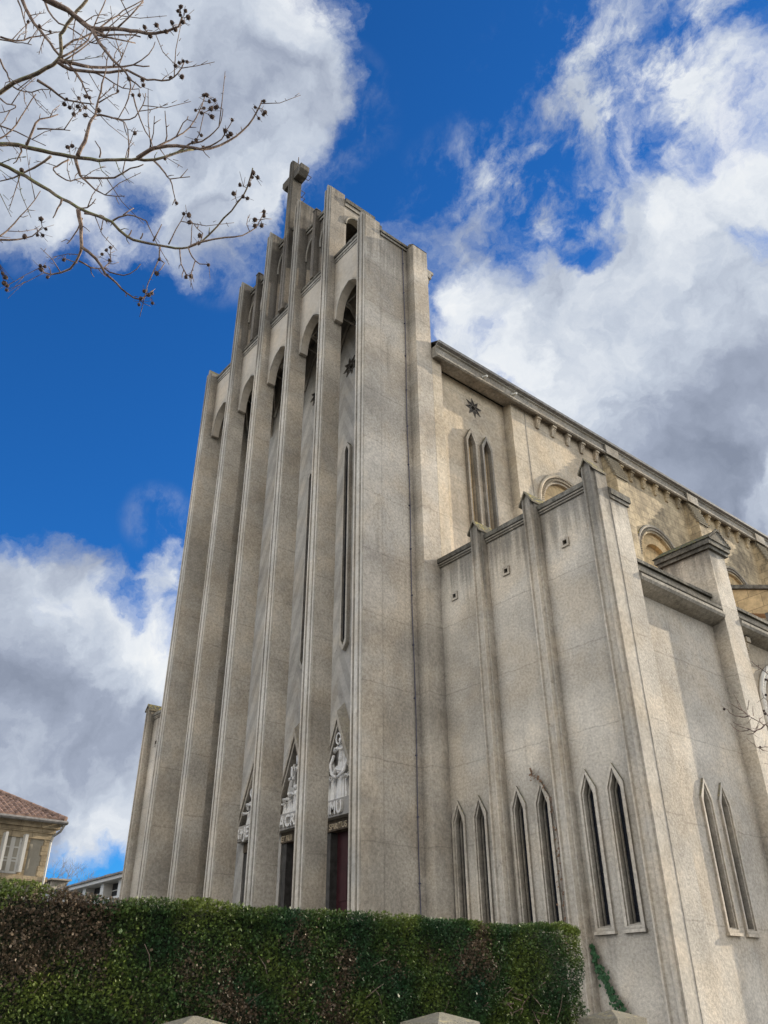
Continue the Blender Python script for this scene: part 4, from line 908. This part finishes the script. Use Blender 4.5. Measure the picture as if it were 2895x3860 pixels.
# ================================================================== bare tree (top left), traced limb by limb
ZT = 1.5082
def tp(x, y, d): return depth_point(x/ZT, y/ZT, d)
LIMBS = [ # points, depth, r0, r1 (metres)
 ([(-260, 770), (-100, 800), (0, 815), (100, 828), (300, 872), (440, 897), (560, 910), (700, 909), (780, 905), (880, 912), (1000, 868), (1100, 850)], 4.4, .032, .006),
 ([(-300, 820), (-120, 890), (0, 930), (100, 980), (240, 1060), (350, 1130), (440, 1182), (560, 1230), (640, 1265), (720, 1345), (800, 1370), (900, 1396), (1000, 1410), (1070, 1408), (1150, 1370), (1230, 1290), (1320, 1198), (1380, 1110), (1420, 1030), (1437, 955)], 4.2, .026, .003),
 ([(-240, 640), (-100, 575), (0, 525), (80, 472), (170, 435), (260, 390), (330, 350), (345, 290), (345, 200), (380, 140), (440, 60), (490, 0), (530, -60)], 4.6, .026, .008),
 ([(330, 350), (430, 362), (520, 380), (640, 382), (760, 372), (850, 376)], 4.6, .012, .003),
 ([(330, 355), (400, 388), (500, 405), (620, 410), (720, 402), (800, 440), (880, 455), (960, 453), (1010, 420), (1045, 358)], 4.5, .010, .003),
 ([(180, -60), (270, 0), (380, 60), (470, 130), (520, 165), (660, 162), (780, 180), (880, 190), (950, 180), (1010, 150), (1032, 105)], 4.1, .017, .004),
 ([(520, 165), (600, 200), (700, 195), (800, 210)], 4.1, .006, .003),
 ([(520, 165), (600, 290), (680, 380), (740, 450), (800, 500)], 4.1, .009, .003),
 ([(470, 130), (560, 205), (660, 225), (770, 245)], 4.2, .006, .003),
 ([(110, -40), (170, 90), (230, 170), (310, 280), (370, 350), (440, 420), (480, 500), (520, 590)], 4.8, .011, .003),
 ([(440, 885), (480, 800), (510, 700), (540, 650), (560, 560), (580, 480), (600, 400), (622, 290)], 4.4, .011, .002),
 ([(540, 655), (620, 663), (700, 685), (770, 660), (810, 600), (828, 530)], 4.4, .006, .002),
 ([(780, 905), (860, 850), (900, 838), (1000, 832), (1100, 840), (1200, 845), (1300, 803), (1380, 745), (1430, 680), (1470, 612), (1488, 570)], 4.35, .011, .003),
 ([(860, 850), (940, 810), (1000, 780), (1080, 720), (1140, 620), (1165, 545)], 4.3, .006, .002),
 ([(1000, 868), (1080, 820), (1150, 800), (1225, 750), (1255, 690), (1268, 620)], 4.3, .006, .002),
 ([(1100, 850), (1200, 830), (1260, 790), (1290, 740), (1322, 680)], 4.3, .005, .002),
 ([(870, 912), (940, 985), (970, 1018), (1080, 1005)], 4.35, .006, .002),
 ([(970, 1020), (985, 1090), (1008, 1160)], 4.35, .004, .002),
 ([(430, 900), (450, 980), (470, 1012), (560, 1010), (650, 1008), (740, 960), (815, 935)], 4.5, .010, .003),
 ([(470, 1010), (540, 1078), (600, 1110), (710, 1115)], 4.5, .006, .002),
 ([(445, 1190), (460, 1280), (465, 1400), (450, 1450), (400, 1528), (290, 1562), (230, 1520)], 4.2, .011, .003),
 ([(465, 1410), (540, 1470), (600, 1550), (660, 1608), (720, 1670), (800, 1702), (870, 1650)], 4.2, .008, .003),
 ([(450, 1480), (520, 1520), (590, 1520), (630, 1470)], 4.2, .005, .002),
 ([(590, 1525), (660, 1560), (740, 1560), (800, 1500)], 4.2, .004, .002),
 ([(-60, 1390), (0, 1365), (100, 1362), (180, 1340), (240, 1290)], 4.0, .007, .002),
 ([(-60, 1360), (0, 1345), (80, 1270), (150, 1190), (230, 1085)], 4.3, .006, .002),
 ([(910, 1400), (905, 1470), (932, 1500), (890, 1552)], 4.2, .004, .002),
 ([(1020, 1415), (1030, 1500), (1060, 1560), (1100, 1585)], 4.2, .004, .002),
 ([(1070, 1404), (1090, 1460), (1130, 1500), (1188, 1502)], 4.2, .004, .002),
 ([(1070, 1405), (1150, 1370), (1280, 1355), (1380, 1338), (1450, 1290), (1500, 1210)], 4.2, .006, .002),
 ([(960, 1394), (1000, 1310), (1050, 1215)], 4.2, .004, .002),
 ([(870, 1380), (920, 1275)], 4.2, .005, .002), ([(800, 1362), (812, 1325)], 4.2, .004, .003), ([(725, 1345), (748, 1308)], 4.2, .004, .003),
 ([(1085, 1400), (1090, 1330), (1095, 1265)], 4.2, .003, .0015), ([(1130, 1385), (1150, 1330), (1100, 1270)], 4.2, .003, .0015),
 ([(150, 826), (190, 735), (230, 680), (330, 650)], 4.4, .008, .003), ([(210, 730), (310, 735), (400, 742)], 4.4, .005, .002),
 ([(-40, 800), (0, 788), (60, 742), (150, 620), (205, 535)], 4.7, .006, .003),
 ([(-40, 700), (0, 718), (90, 750), (180, 790), (260, 828)], 4.7, .006, .002),
 ([(290, 888), (200, 950), (80, 1012), (0, 1030)], 4.4, .007, .003), ([(120, 835), (110, 890), (75, 930)], 4.4, .006, .002),
 ([(210, 455), (290, 508), (370, 562), (470, 582), (535, 592)], 4.6, .008, .003),
 ([(725, 895), (735, 780), (710, 700), (640, 672)], 4.4, .004, .002),
 ([(640, 1255), (720, 1218), (800, 1240), (840, 1265)], 4.2, .005, .002), ([(700, 1225), (760, 1183)], 4.2, .004, .002),
 ([(480, 1212), (540, 1225), (590, 1230), (575, 1310)], 4.2, .005, .002), ([(350, 1130), (330, 1190), (300, 1240)], 4.2, .006, .002),
 ([(570, 895), (568, 840), (540, 800)], 4.4, .005, .002), ([(430, 1180), (500, 1180), (545, 1130)], 4.2, .005, .002),
 ([(0, 210), (90, 232), (170, 215), (260, 195), (345, 180)], 4.9, .006, .003), ([(-40, 220), (60, 235), (130, 245), (180, 255)], 4.9, .005, .002),
 ([(240, -30), (300, 100), (420, 170), (520, 240), (560, 250)], 4.7, .007, .002), ([(345, 290), (420, 230), (520, 190), (700, 60), (815, 0)], 4.7, .007, .003),
 ([(350, 330), (430, 280), (500, 230), (560, 90), (600, 0)], 4.5, .006, .003), ([(355, 345), (450, 290), (540, 210)], 4.5, .006, .002),
 ([(0, 330), (20, 390), (50, 440), (60, 480)], 4.6, .006, .003), ([(670, 160), (740, 90), (815, 5)], 4.1, .005, .003),
 ([(60, 480), (100, 510), (180, 520), (240, 505), (280, 508)], 4.6, .005, .002), ([(0, 560), (40, 590), (90, 600), (60, 625), (0, 640)], 4.6, .005, .002),
 ([(370, 350), (470, 470), (510, 560)], 4.55, .005, .002), ([(500, 405), (600, 440), (700, 500), (790, 505)], 4.5, .005, .002),
 ([(740, 450), (730, 560), (690, 650), (660, 682)], 4.4, .004, .002), ([(755, 540), (800, 680), (850, 790), (870, 840)], 4.35, .004, .002),
 ([(850, 850), (870, 760), (878, 660)], 4.35, .004, .002), ([(945, 812), (945, 720), (938, 630)], 4.3, .004, .002), ([(1000, 780), (1040, 700), (1070, 660)], 4.3, .004, .002),
 ([(1100, 815), (1130, 760), (1160, 640)], 4.3, .003, .0015), ([(640, 380), (690, 330), (700, 280)], 4.6, .004, .002), ([(760, 372), (850, 310), (882, 238)], 4.6, .004, .002),
 ([(560, 580), (640, 540), (672, 518)], 4.5, .004, .002), ([(100, 0), (150, 150), (140, 220)], 4.7, .005, .002), ([(225, 150), (260, 175), (290, 175)], 4.7, .004, .002),
 ([(390, 905), (320, 940), (305, 965), (350, 1010), (400, 1030), (460, 1015)], 4.5, .005, .003), ([(560, 1010), (580, 1060)], 4.5, .003, .0015),
 ([(470, 1240), (400, 1370), (380, 1385)], 4.2, .004, .002), ([(440, 1490), (370, 1470)], 4.2, .003, .002), ([(700, 690), (722, 770)], 4.4, .003, .002),
]
POD = [(1028, 38), (1012, 62), (1055, 62), (1025, 85), (1070, 98), (1040, 125), (978, 128), (822, 155), (890, 143), (855, 205), (945, 180), (998, 170), (1018, 357), (1042, 347), (1064, 352), (998, 374), (972, 440), (1035, 437),
 (380, 562), (397, 612), (442, 606), (447, 556), (486, 612), (485, 655), (420, 650), (562, 627), (508, 556), (488, 548), (366, 593), (455, 628), (670, 518), (733, 447), (811, 453), (815, 485), (755, 540), (792, 541), (1175, 540), (1158, 541),
 (1190, 577), (1220, 570), (1200, 617), (1228, 611), (1112, 627), (1205, 663), (1145, 642), (1160, 615), (1320, 682), (1280, 743), (1312, 762), (1298, 775), (1500, 575), (1450, 610), (1508, 638), (1498, 650), (1472, 673),
 (767, 757), (385, 836), (411, 830), (1145, 770), (1115, 796), (1095, 810), (1157, 838), (938, 903), (1440, 982), (1466, 1009), (1418, 1050), (1364, 1051), (1328, 1101), (1382, 1117), (1408, 1128), (1434, 1008),
 (1501, 1203), (1500, 1227), (1450, 1250), (1450, 1283), (1488, 1283), (1045, 1215), (1074, 1223), (1078, 1264), (1136, 1340), (1130, 1382), (1003, 1155), (233, 1245), (260, 1302), (212, 1336), (243, 1338), (140, 1345),
 (363, 1478), (229, 1510), (234, 1532), (256, 1516), (270, 1575), (605, 1422), (628, 1407), (580, 1445), (624, 1482), (906, 1474), (890, 1554), (1185, 1506), (1057, 1575), (1086, 1568), (822, 1655), (846, 1677), (862, 1666), (800, 1697), (790, 1731), (867, 1723), (160, 123), (285, 180), (225, 150), (575, 185), (123, 967), (15, 1555), (32, 1577), (24, 1610), (41, 1625), (38, 1648)]
def tree():
    root = empty('bare_tree', (-6.9, -2.0, 0), 'leafless tree at upper left with mossy limbs and clusters of round brown seed capsules', 'tree')
    mb = MB(); top = Vector((-6.4, -1.6, 4.6))
    mb.tube([(-6.9, -2, 0), (-6.85, -1.95, 1.5), (-6.7, -1.85, 3.0), top], [.2, .15, .12, .08], 10); mb.build('trunk', M_LIMB, root)
    allp = []
    for k, (pts, d, r0_, r1_) in enumerate(LIMBS):
        P = []
        # resample with a smooth curve and a crooked habit
        ctrl = [tp(x, y, d+.10*math.sin(x*.006+k)) for x, y in pts]
        if k in (0, 1, 2): ctrl = [top.lerp(ctrl[0], t)+Vector((0, 0, .12*math.sin(3*t))) for t in (0, .35, .7)]+ctrl
        for i in range(len(ctrl)-1):
            p0 = ctrl[max(i-1, 0)]; p1 = ctrl[i]; p2 = ctrl[i+1]; p3 = ctrl[min(i+2, len(ctrl)-1)]
            ns_ = max(2, int((p2-p1).length/.05))
            for j in range(ns_):
                t = j/ns_; q = .5*((2*p1)+(-p0+p2)*t+(2*p0-5*p1+4*p2-p3)*t*t+(-p0+3*p1-3*p2+p3)*t**3)
                P.append(q+Vector(rng.normal(0, .0022, 3)))
        P.append(ctrl[-1]); n = len(P)
        rr = [r0_+(r1_-r0_)*(i/(n-1))**.8 for i in range(n)]
        if k in (0, 1, 2): rr = [max(.085*(1-i/12), r) if i < 12 else r for i, r in enumerate(rr)]
        rr = [max(r, .0022)*(1+.14*rng.random()) for r in rr]
        mb = MB(); mb.tube(P, rr, 7 if r0_ > .01 else 5)
        # spurs and side twigs
        view = Fv
        for i in range(2, n-1):
            if rng.random() < (.42 if k > 2 else .28) and (P[i]-EYE).length < 6.5:
                dirn = (P[i+1]-P[i-1]).normalized(); side = dirn.cross(view).normalized()*(1 if rng.random() < .5 else -1)
                ln = rng.uniform(.015, .06) if rng.random() < .62 else rng.uniform(.09, .30)
                dd = (side*rng.uniform(.6, 1)+dirn*rng.uniform(.2, .9)+view*rng.normal(0, .3)).normalized()
                mid_ = P[i]+dd*ln*.5+Vector(rng.normal(0, .004, 3)); end = P[i]+dd*ln+dirn*ln*.15
                mb.tube([P[i], mid_, end], [.0032, .0024, .0016], 4)
                if ln > .08:
                    for t in (.35, .6, .85):
                        q = P[i].lerp(end, t); s2 = side.cross(view).normalized() if rng.random() < .5 else -side.cross(view).normalized()
                        mb.tube([q, q+(s2*.5+dd*.5)*rng.uniform(.02, .05)], [.002, .0012], 4)
        o = mb.build('branch', M_LIMB if r0_ > .02 else M_BARK, root, smooth=True, recalc=False)
        allp += [(p, k) for p in P]
    A = np.array([tuple(p) for p, k in allp])
    # capsule: a small split ball with pointed lobes
    mbp = MB(); seg, rings = 8, 6
    for s in range(4):
        a0 = s*math.pi/2+.12; a1 = (s+1)*math.pi/2-.12; V = []; Fc = []
        for i in range(rings+1):
            ph = math.pi*i/rings
            for j in range(4):
                a = a0+(a1-a0)*j/3; rr = .0145*(1+.06*math.sin(5*a+i)); V.append((rr*math.sin(ph)*math.cos(a), rr*math.sin(ph)*math.sin(a), rr*1.12*math.cos(ph)+(.004 if i == 0 else 0)))
        for i in range(rings):
            for j in range(3): Fc.append((i*4+j, i*4+j+1, (i+1)*4+j+1, (i+1)*4+j))
        mbp.add(V, Fc)
    ball(mbp, (0, 0, -.002), (.0115, .0115, .0125), 8, 5)
    for s in range(5):
        a = s*1.256; mbp.tube([(.011*math.cos(a), .011*math.sin(a), -.010), (.018*math.cos(a), .018*math.sin(a), -.014)], [.0025, .0008], 4)
    M_POD = plain("seed_capsule_brown", (.075, .05, .04), rough=.8, var=.5, scale=80)
    first = None
    stalks = MB()
    for x, y in POD:
        v = ray(x/ZT, y/ZT).normalized(); rel = A-np.array(EYE); tt = rel@np.array(v); dist = np.linalg.norm(rel-tt[:, None]*np.array(v), axis=1)
        near = int(np.argmin(dist)); c = EYE+v*tt[near]
        if first is None:
            first = mbp.build('seed_capsule', M_POD, root, smooth=False, recalc=False); me = first.data
            for vv in me.vertices: vv.co = vv.co+Vector(root['_w'])
            first.location = c-Vector(root['_w']); o = first
        else:
            o = first.copy(); COL.objects.link(o); o.parent = root; o.location = c-Vector(root['_w'])
        o.rotation_euler = (rng.uniform(-1, 1), rng.uniform(-1, 1), rng.uniform(0, 6)); s = rng.uniform(.55, .85); o.scale = (s, s, s)
        if dist[near] > .008:
            b0 = Vector(A[near]); stalks.tube([b0, b0.lerp(c, .5)+Vector(rng.normal(0, .004, 3)), c], [.0022, .0018, .0015], 4)
        for _ in range(2):
            e = c+Vector(rng.normal(0, .022, 3)); stalks.tube([c.lerp(Vector(A[near]), .5), e], [.0016, .001], 4)
    sk_ = stalks.build('capsule_stalks', M_BARK, root, recalc=False); sk_['kind'] = 'stuff'
tree()

def tree_right():
    root = empty('bare_tree', (-1.9, 7.2, 0), 'leafless tree whose thin twigs cross the wing wall at the right edge', 'tree')
    ZY = 3.403
    def yp(x, y, d): return depth_point(2550+x/ZY, 2350+y/ZY, d)
    mb = MB(); mb.tube([(-1.9, 7.2, 0), (-1.85, 7.2, 1.5), (-1.95, 7.25, 3.0)], [.12, .09, .05], 9); mb.build('trunk', M_BARK, root)
    top = Vector((-1.95, 7.25, 3.0))
    L = [([(1500, 1380), (1174, 1312), (1120, 1290), (1020, 1240), (930, 1180), (860, 1125), (800, 1030), (725, 890)], .009, .002), ([(925, 1188), (840, 1198), (760, 1185), (690, 1150), (605, 1080)], .005, .002),
         ([(1135, 1305), (1080, 1350), (1010, 1375), (930, 1362), (820, 1320), (730, 1265)], .006, .002), ([(1010, 1375), (980, 1415), (910, 1425)], .004, .002), ([(935, 1362), (850, 1390), (760, 1360), (690, 1280)], .004, .0015),
         ([(900, 1160), (850, 1120), (700, 1040), (680, 1030)], .004, .0015), ([(905, 1100), (930, 980)], .003, .0015), ([(880, 1150), (800, 1050), (770, 950)], .003, .0015),
         ([(1500, 1640), (1174, 1588), (1100, 1595), (1030, 1580), (960, 1530), (900, 1470)], .006, .002), ([(1060, 1592), (1110, 1625), (1170, 1640)], .004, .002),
         ([(1400, 800), (1174, 650), (1110, 600), (1050, 560), (1000, 520), (940, 480)], .006, .002), ([(1050, 575), (1055, 530)], .003, .002), ([(1400, 780), (1174, 720), (1140, 735)], .005, .002),
         ([(1300, 1060), (1174, 1010), (1120, 950), (1100, 890)], .004, .0015), ([(1174, 1180), (1120, 1120)], .004, .002), ([(1000, 1390), (1030, 1310), (1060, 1260)], .003, .0015), ([(1400, 1860), (1174, 1805), (1130, 1800)], .005, .002), ([(1080, 1260), (1060, 1210)], .003, .002), ([(985, 1190), (980, 1060)], .003, .0015)]
    for pts, r0_, r1_ in L:
        ctrl = [yp(x, y, 6.0+.1*math.sin(x*.01)) for x, y in pts]
        if pts[0][0] >= 1300: ctrl = [top, top.lerp(ctrl[0], .5)+Vector((0, 0, .1))]+ctrl
        P = []
        for i in range(len(ctrl)-1):
            m_ = max(2, int((ctrl[i+1]-ctrl[i]).length/.05))
            for j in range(m_): P.append(ctrl[i].lerp(ctrl[i+1], j/m_)+Vector(rng.normal(0, .003, 3)))
        P.append(ctrl[-1]); n = len(P); mb = MB(); mb.tube(P, [r0_+(r1_-r0_)*i/(n-1) for i in range(n)], 5)
        for i in range(1, n-1):
            if rng.random() < .35:
                dd = Vector(rng.normal(0, 1, 3)).normalized(); mb.tube([P[i], P[i]+dd*rng.uniform(.02, .07)], [.002, .001], 4)
        mb.build('branch', M_BARK, root, recalc=False)
    mb = MB(); M_P2 = plain("dark_capsule", (.04, .028, .025), rough=.8)
    for x, y in ((612, 1100), (1145, 722), (1170, 728), (1075, 1588), (1122, 1122), (1136, 1160), (1147, 918)):
        mb = MB(); c = yp(x, y, 6.0); ball(mb, c, (.0095, .0095, .010), 8, 6); mb.build('seed_capsule', M_P2, root)
tree_right()

# ================================================================== far house
def house():
    X = -40.0; root = empty('stone_house', (-44, 5, 0), 'old stone house with red tiled hip roof and white framed window beyond the hedge', 'house')
    yc = 13.3
    mb = MB(); mb.box(X-11, X, -8, yc, 0, 8.75); mb.build('wall', M_RENDER, root)
    mb = MB(); mb.box(X-.1, X+.07, yc-.27, yc+.06, 0, 8.3); mb.box(X-.1, X+.05, 12.9, yc+.05, 8.3, 8.36)
    for k, z in enumerate(np.arange(.3, 8.2, .42)): mb.box(X-.1, X+.078, yc-(.34 if k % 2 else .25), yc+.067, z, z+.40)
    mb.build('quoin', M_HSTONE, root)
    mb = MB(); mb.box(X-.1, X+.16, -8, yc+.15, 8.35, 8.55); mb.box(X-.1, X+.30, -8, yc+.28, 8.55, 8.78); mb.box(X-.1, X+.10, -8, yc+.1, 8.1, 8.35)
    mb.box(X-.1, X+.18, -8, yc+.16, 6.36, 6.55); mb.box(X-.1, X+.10, -8, yc+.08, 6.2, 6.36); mb.build('cornice', M_HSTONE, root)
    for y0, y1 in ((11.25, 12.15), (7.2, 8.1)):
        mb = MB(); mb.ring(fX, [(y0-.28, 6.56), (y1+.28, 6.56), (y1+.28, 8.36), (y0-.28, 8.36)], [(y0, 6.6), (y1, 6.6), (y1, 8.25), (y0, 8.25)], X+.06, X-.1); w = mb.build('window', M_HSTONE, root)
        mb = MB(); mb.box(X+.06, X+.5, y0-.05, y0+.06, 6.65, 8.2); mb.box(X+.06, X+.42, y1-.08, y1+.05, 6.65, 8.2)
        mb.build('shutter', M_WHITE, w)
        mb = MB(); a, b_ = y0+.04, y1-.04; c = (a+b_)/2
        mb.ring(fX, [(a, 6.62), (b_, 6.62), (b_, 8.24), (a, 8.24)], [(a+.12, 6.7), (b_-.12, 6.7), (b_-.12, 8.14), (a+.12, 8.14)], X+.02, X-.06)
        mb.box(X-.05, X+.03, c-.09, c+.09, 6.7, 8.14)
        for z in (7.12, 7.24, 7.68): mb.box(X-.05, X+.012, a+.1, b_-.1, z-.03, z+.03)
        mb.build('window_frame', M_WHITE, w)
        mb = MB(); mb.box(X-.09, X-.05, a, b_, 6.62, 8.24); mb.build('pane', M_PANE, w)
    # tiled hip roof: eave on +X side, hip at the right corner
    rf = MB(); ey, ex, ez = yc+.36, X+.55, 8.92; pitch = .53
    rf.add([(ex, ey, ez-.02), (ex, -8, ez-.02), (ex-6, -8, ez-.02+6*pitch), (ex-6, ey-6, ez-.02+6*pitch)], [(0, 1, 2, 3)]); rf.add([(ex, ey, ez-.02), (ex-6, ey-6, ez-.02+6*pitch), (ex-12, ey, ez-.02)], [(0, 1, 2)])
    rows = 22; st = 6/rows
    for r_ in range(rows):
        s0 = r_*st; s1 = s0+st*1.12; yend = ey-s0-.1; ncol = int((yend-2.5)/.24)
        for c_ in range(ncol):
            y = yend-(c_+.5)*.24; z0_ = ez+s0*pitch+.03; z1_ = ez+s1*pitch+.0; V = []
            for (s, z) in ((s0, z0_), (s1, z1_)):
                for a in (0, .25, .5, .75, 1): V.append((ex-s, y-.12+.24*a, z+.07*math.sin(math.pi*a)))
            rf.add(V, [(i, i+1, i+6, i+5) for i in range(4)])
            rf.add([(ex-s0, y-.12, z0_-.05)]+V[:5]+[(ex-s0, y+.12, z0_-.05)], [tuple(range(7))])
    rf.build('roof', M_RED, root, recalc=False)
    mb = MB()
    for k in range(26): s = k*.24; mb.tube([(ex-s, ey-s, ez+s*pitch+.04), (ex-s-.27, ey-s-.27, ez+(s+.27)*pitch+.06)], [.13, .10], 7)
    mb.build('hip_tiles', M_RED, root)
    mb = MB(); mb.tube([(X+.62, -8, 8.84), (X+.62, yc+.42, 8.80)], .09, 8); mb.tube([(X+.62, yc+.40, 8.80), (X-11, yc+.40, 8.8)], .09, 8); mb.build('gutter', M_ZINC, root)
    mb = MB(); mb.tube([(X+.6, yc+.35, 8.76), (X+.45, yc+.25, 8.45), (X+.22, yc+.05, 8.25), (X+.18, yc+.0, 8.0)], .055, 8); mb.build('swan_neck', M_ZINC, root)
    mb = MB(); mb.tube([(X+.18, yc, 8.0), (X+.18, yc, 0)], .05, 8); mb.build('downpipe', M_WHITE, root)
house()

def block():
    root = empty('apartment_building', (-55, 26, 0), 'low white building with long shaded window openings and roof chimneys between house and church', 'building')
    Y = 22.0
    mb = MB(); mb.box(-61.4, -42, Y, Y+9, 0, 7.4); mb.box(-61.4, -42, Y+.9, Y+9, 7.4, 8.3); 
    for x in (-61.4, -57.9, -55.0, -52.3, -49): mb.box(x, x+.5, Y+.01, Y+.9, 7.4, 8.3)
    mb.build('wall', M_WHITE, root)
    mb = MB(); mb.box(-62.2, -41, Y-.35, Y+9.5, 8.3, 8.5); mb.box(-62.4, -41, Y-.5, Y+9.7, 8.5, 8.6, 1); mb.build('roof', [M_WHITE, M_ROOF], root)
    for a, b_ in ((-60.9, -57.9), (-57.4, -55.0), (-54.5, -52.3), (-51.8, -49)):
        mb = MB(); mb.box(a, b_, Y+.6, Y+.66, 7.4, 8.29); w = mb.build('window', M_PANE, root)
        mb = MB(); mb.box((a+b_)/2-.04, (a+b_)/2+.04, Y+.55, Y+.6, 7.4, 8.29); mb.box(a, b_, Y+.55, Y+.6, 7.85, 7.9); mb.build('frame', M_WHITE, w)
    for x, z, s in ((-57.6+1.4, 9.25, .55), (-52.35, 9.6, .6)):
        mb = MB(); mb.box(x-s/2, x+s/2, Y+1, Y+1.8, 8.6, z-.32); mb.box(x-s/2-.2, x+s/2+.2, Y+.8, Y+2, z-.32, z-.2); mb.build('chimney', M_CORNICE, root)
block()
def shed():
    root = empty('chimney_building', (-66, 22, 0), 'small white building top with a broad dark brick chimney stack left of the long roof', 'building')
    mb = MB(); mb.box(-68, -62.7, 21.6, 27, 0, 8.45); mb.build('wall', M_WHITE, root)
    mb = MB(); mb.box(-66, -63.4, 21.7, 23, 8.45, 8.95)
    for x in np.arange(-65.8, -63.5, .5): mb.box(x, x+.3, 21.8, 22.9, 8.95, 9.35)
    mb.box(-66.1, -63.2, 21.6, 23.1, 9.35, 9.45); mb.build('chimney', M_CORNICE, root)
shed()
def far_tree():
    root = empty('distant_tree', (-70, 24, 0), 'faint leafless tree far off between the stone house and white building', 'tree')
    mb = MB(); 
    def grow(p, d, L, r, n):
        q = p+d*L; mb.tube([p, p.lerp(q, .5)+Vector(rng.normal(0, L*.04, 3)), q], [r, r*.8, r*.6], 4)
        if n == 0: return
        for _ in range(3): grow(q, (d+Vector(rng.normal(0, .42, 3))).normalized(), L*.72, r*.6, n-1)
    grow(Vector((-70, 24, 0)), Vector((0, 0, 1)), 3.75, .12, 6)
    mb.build('branch', plain("grey_twig", (.22, .19, .17)), root, recalc=False)
far_tree()

# ================================================================== ground
def struct(name, mb, mat):
    o = mb.build(name, mat); o['kind'] = 'structure'; return o
mb = MB(); mb.box(-800, 800, -800, 800, -.2, 0); struct('ground', mb, M_GROUND)
mb = MB(); mb.box(-6.85, -4.6, -60, 15.2, .002, .13); struct('pavement', mb, M_PAVE)
mb = MB(); mb.box(-4.6, 4.5, -60, 200, .002, .006); struct('road', mb, M_ASPHALT)
mb = MB(); mb.box(-4.62, -4.48, -60, 15.2, .002, .14); struct('kerb', mb, M_PAVE)
for o in list(bpy.data.objects):
    if '_w' in o: del o['_w']
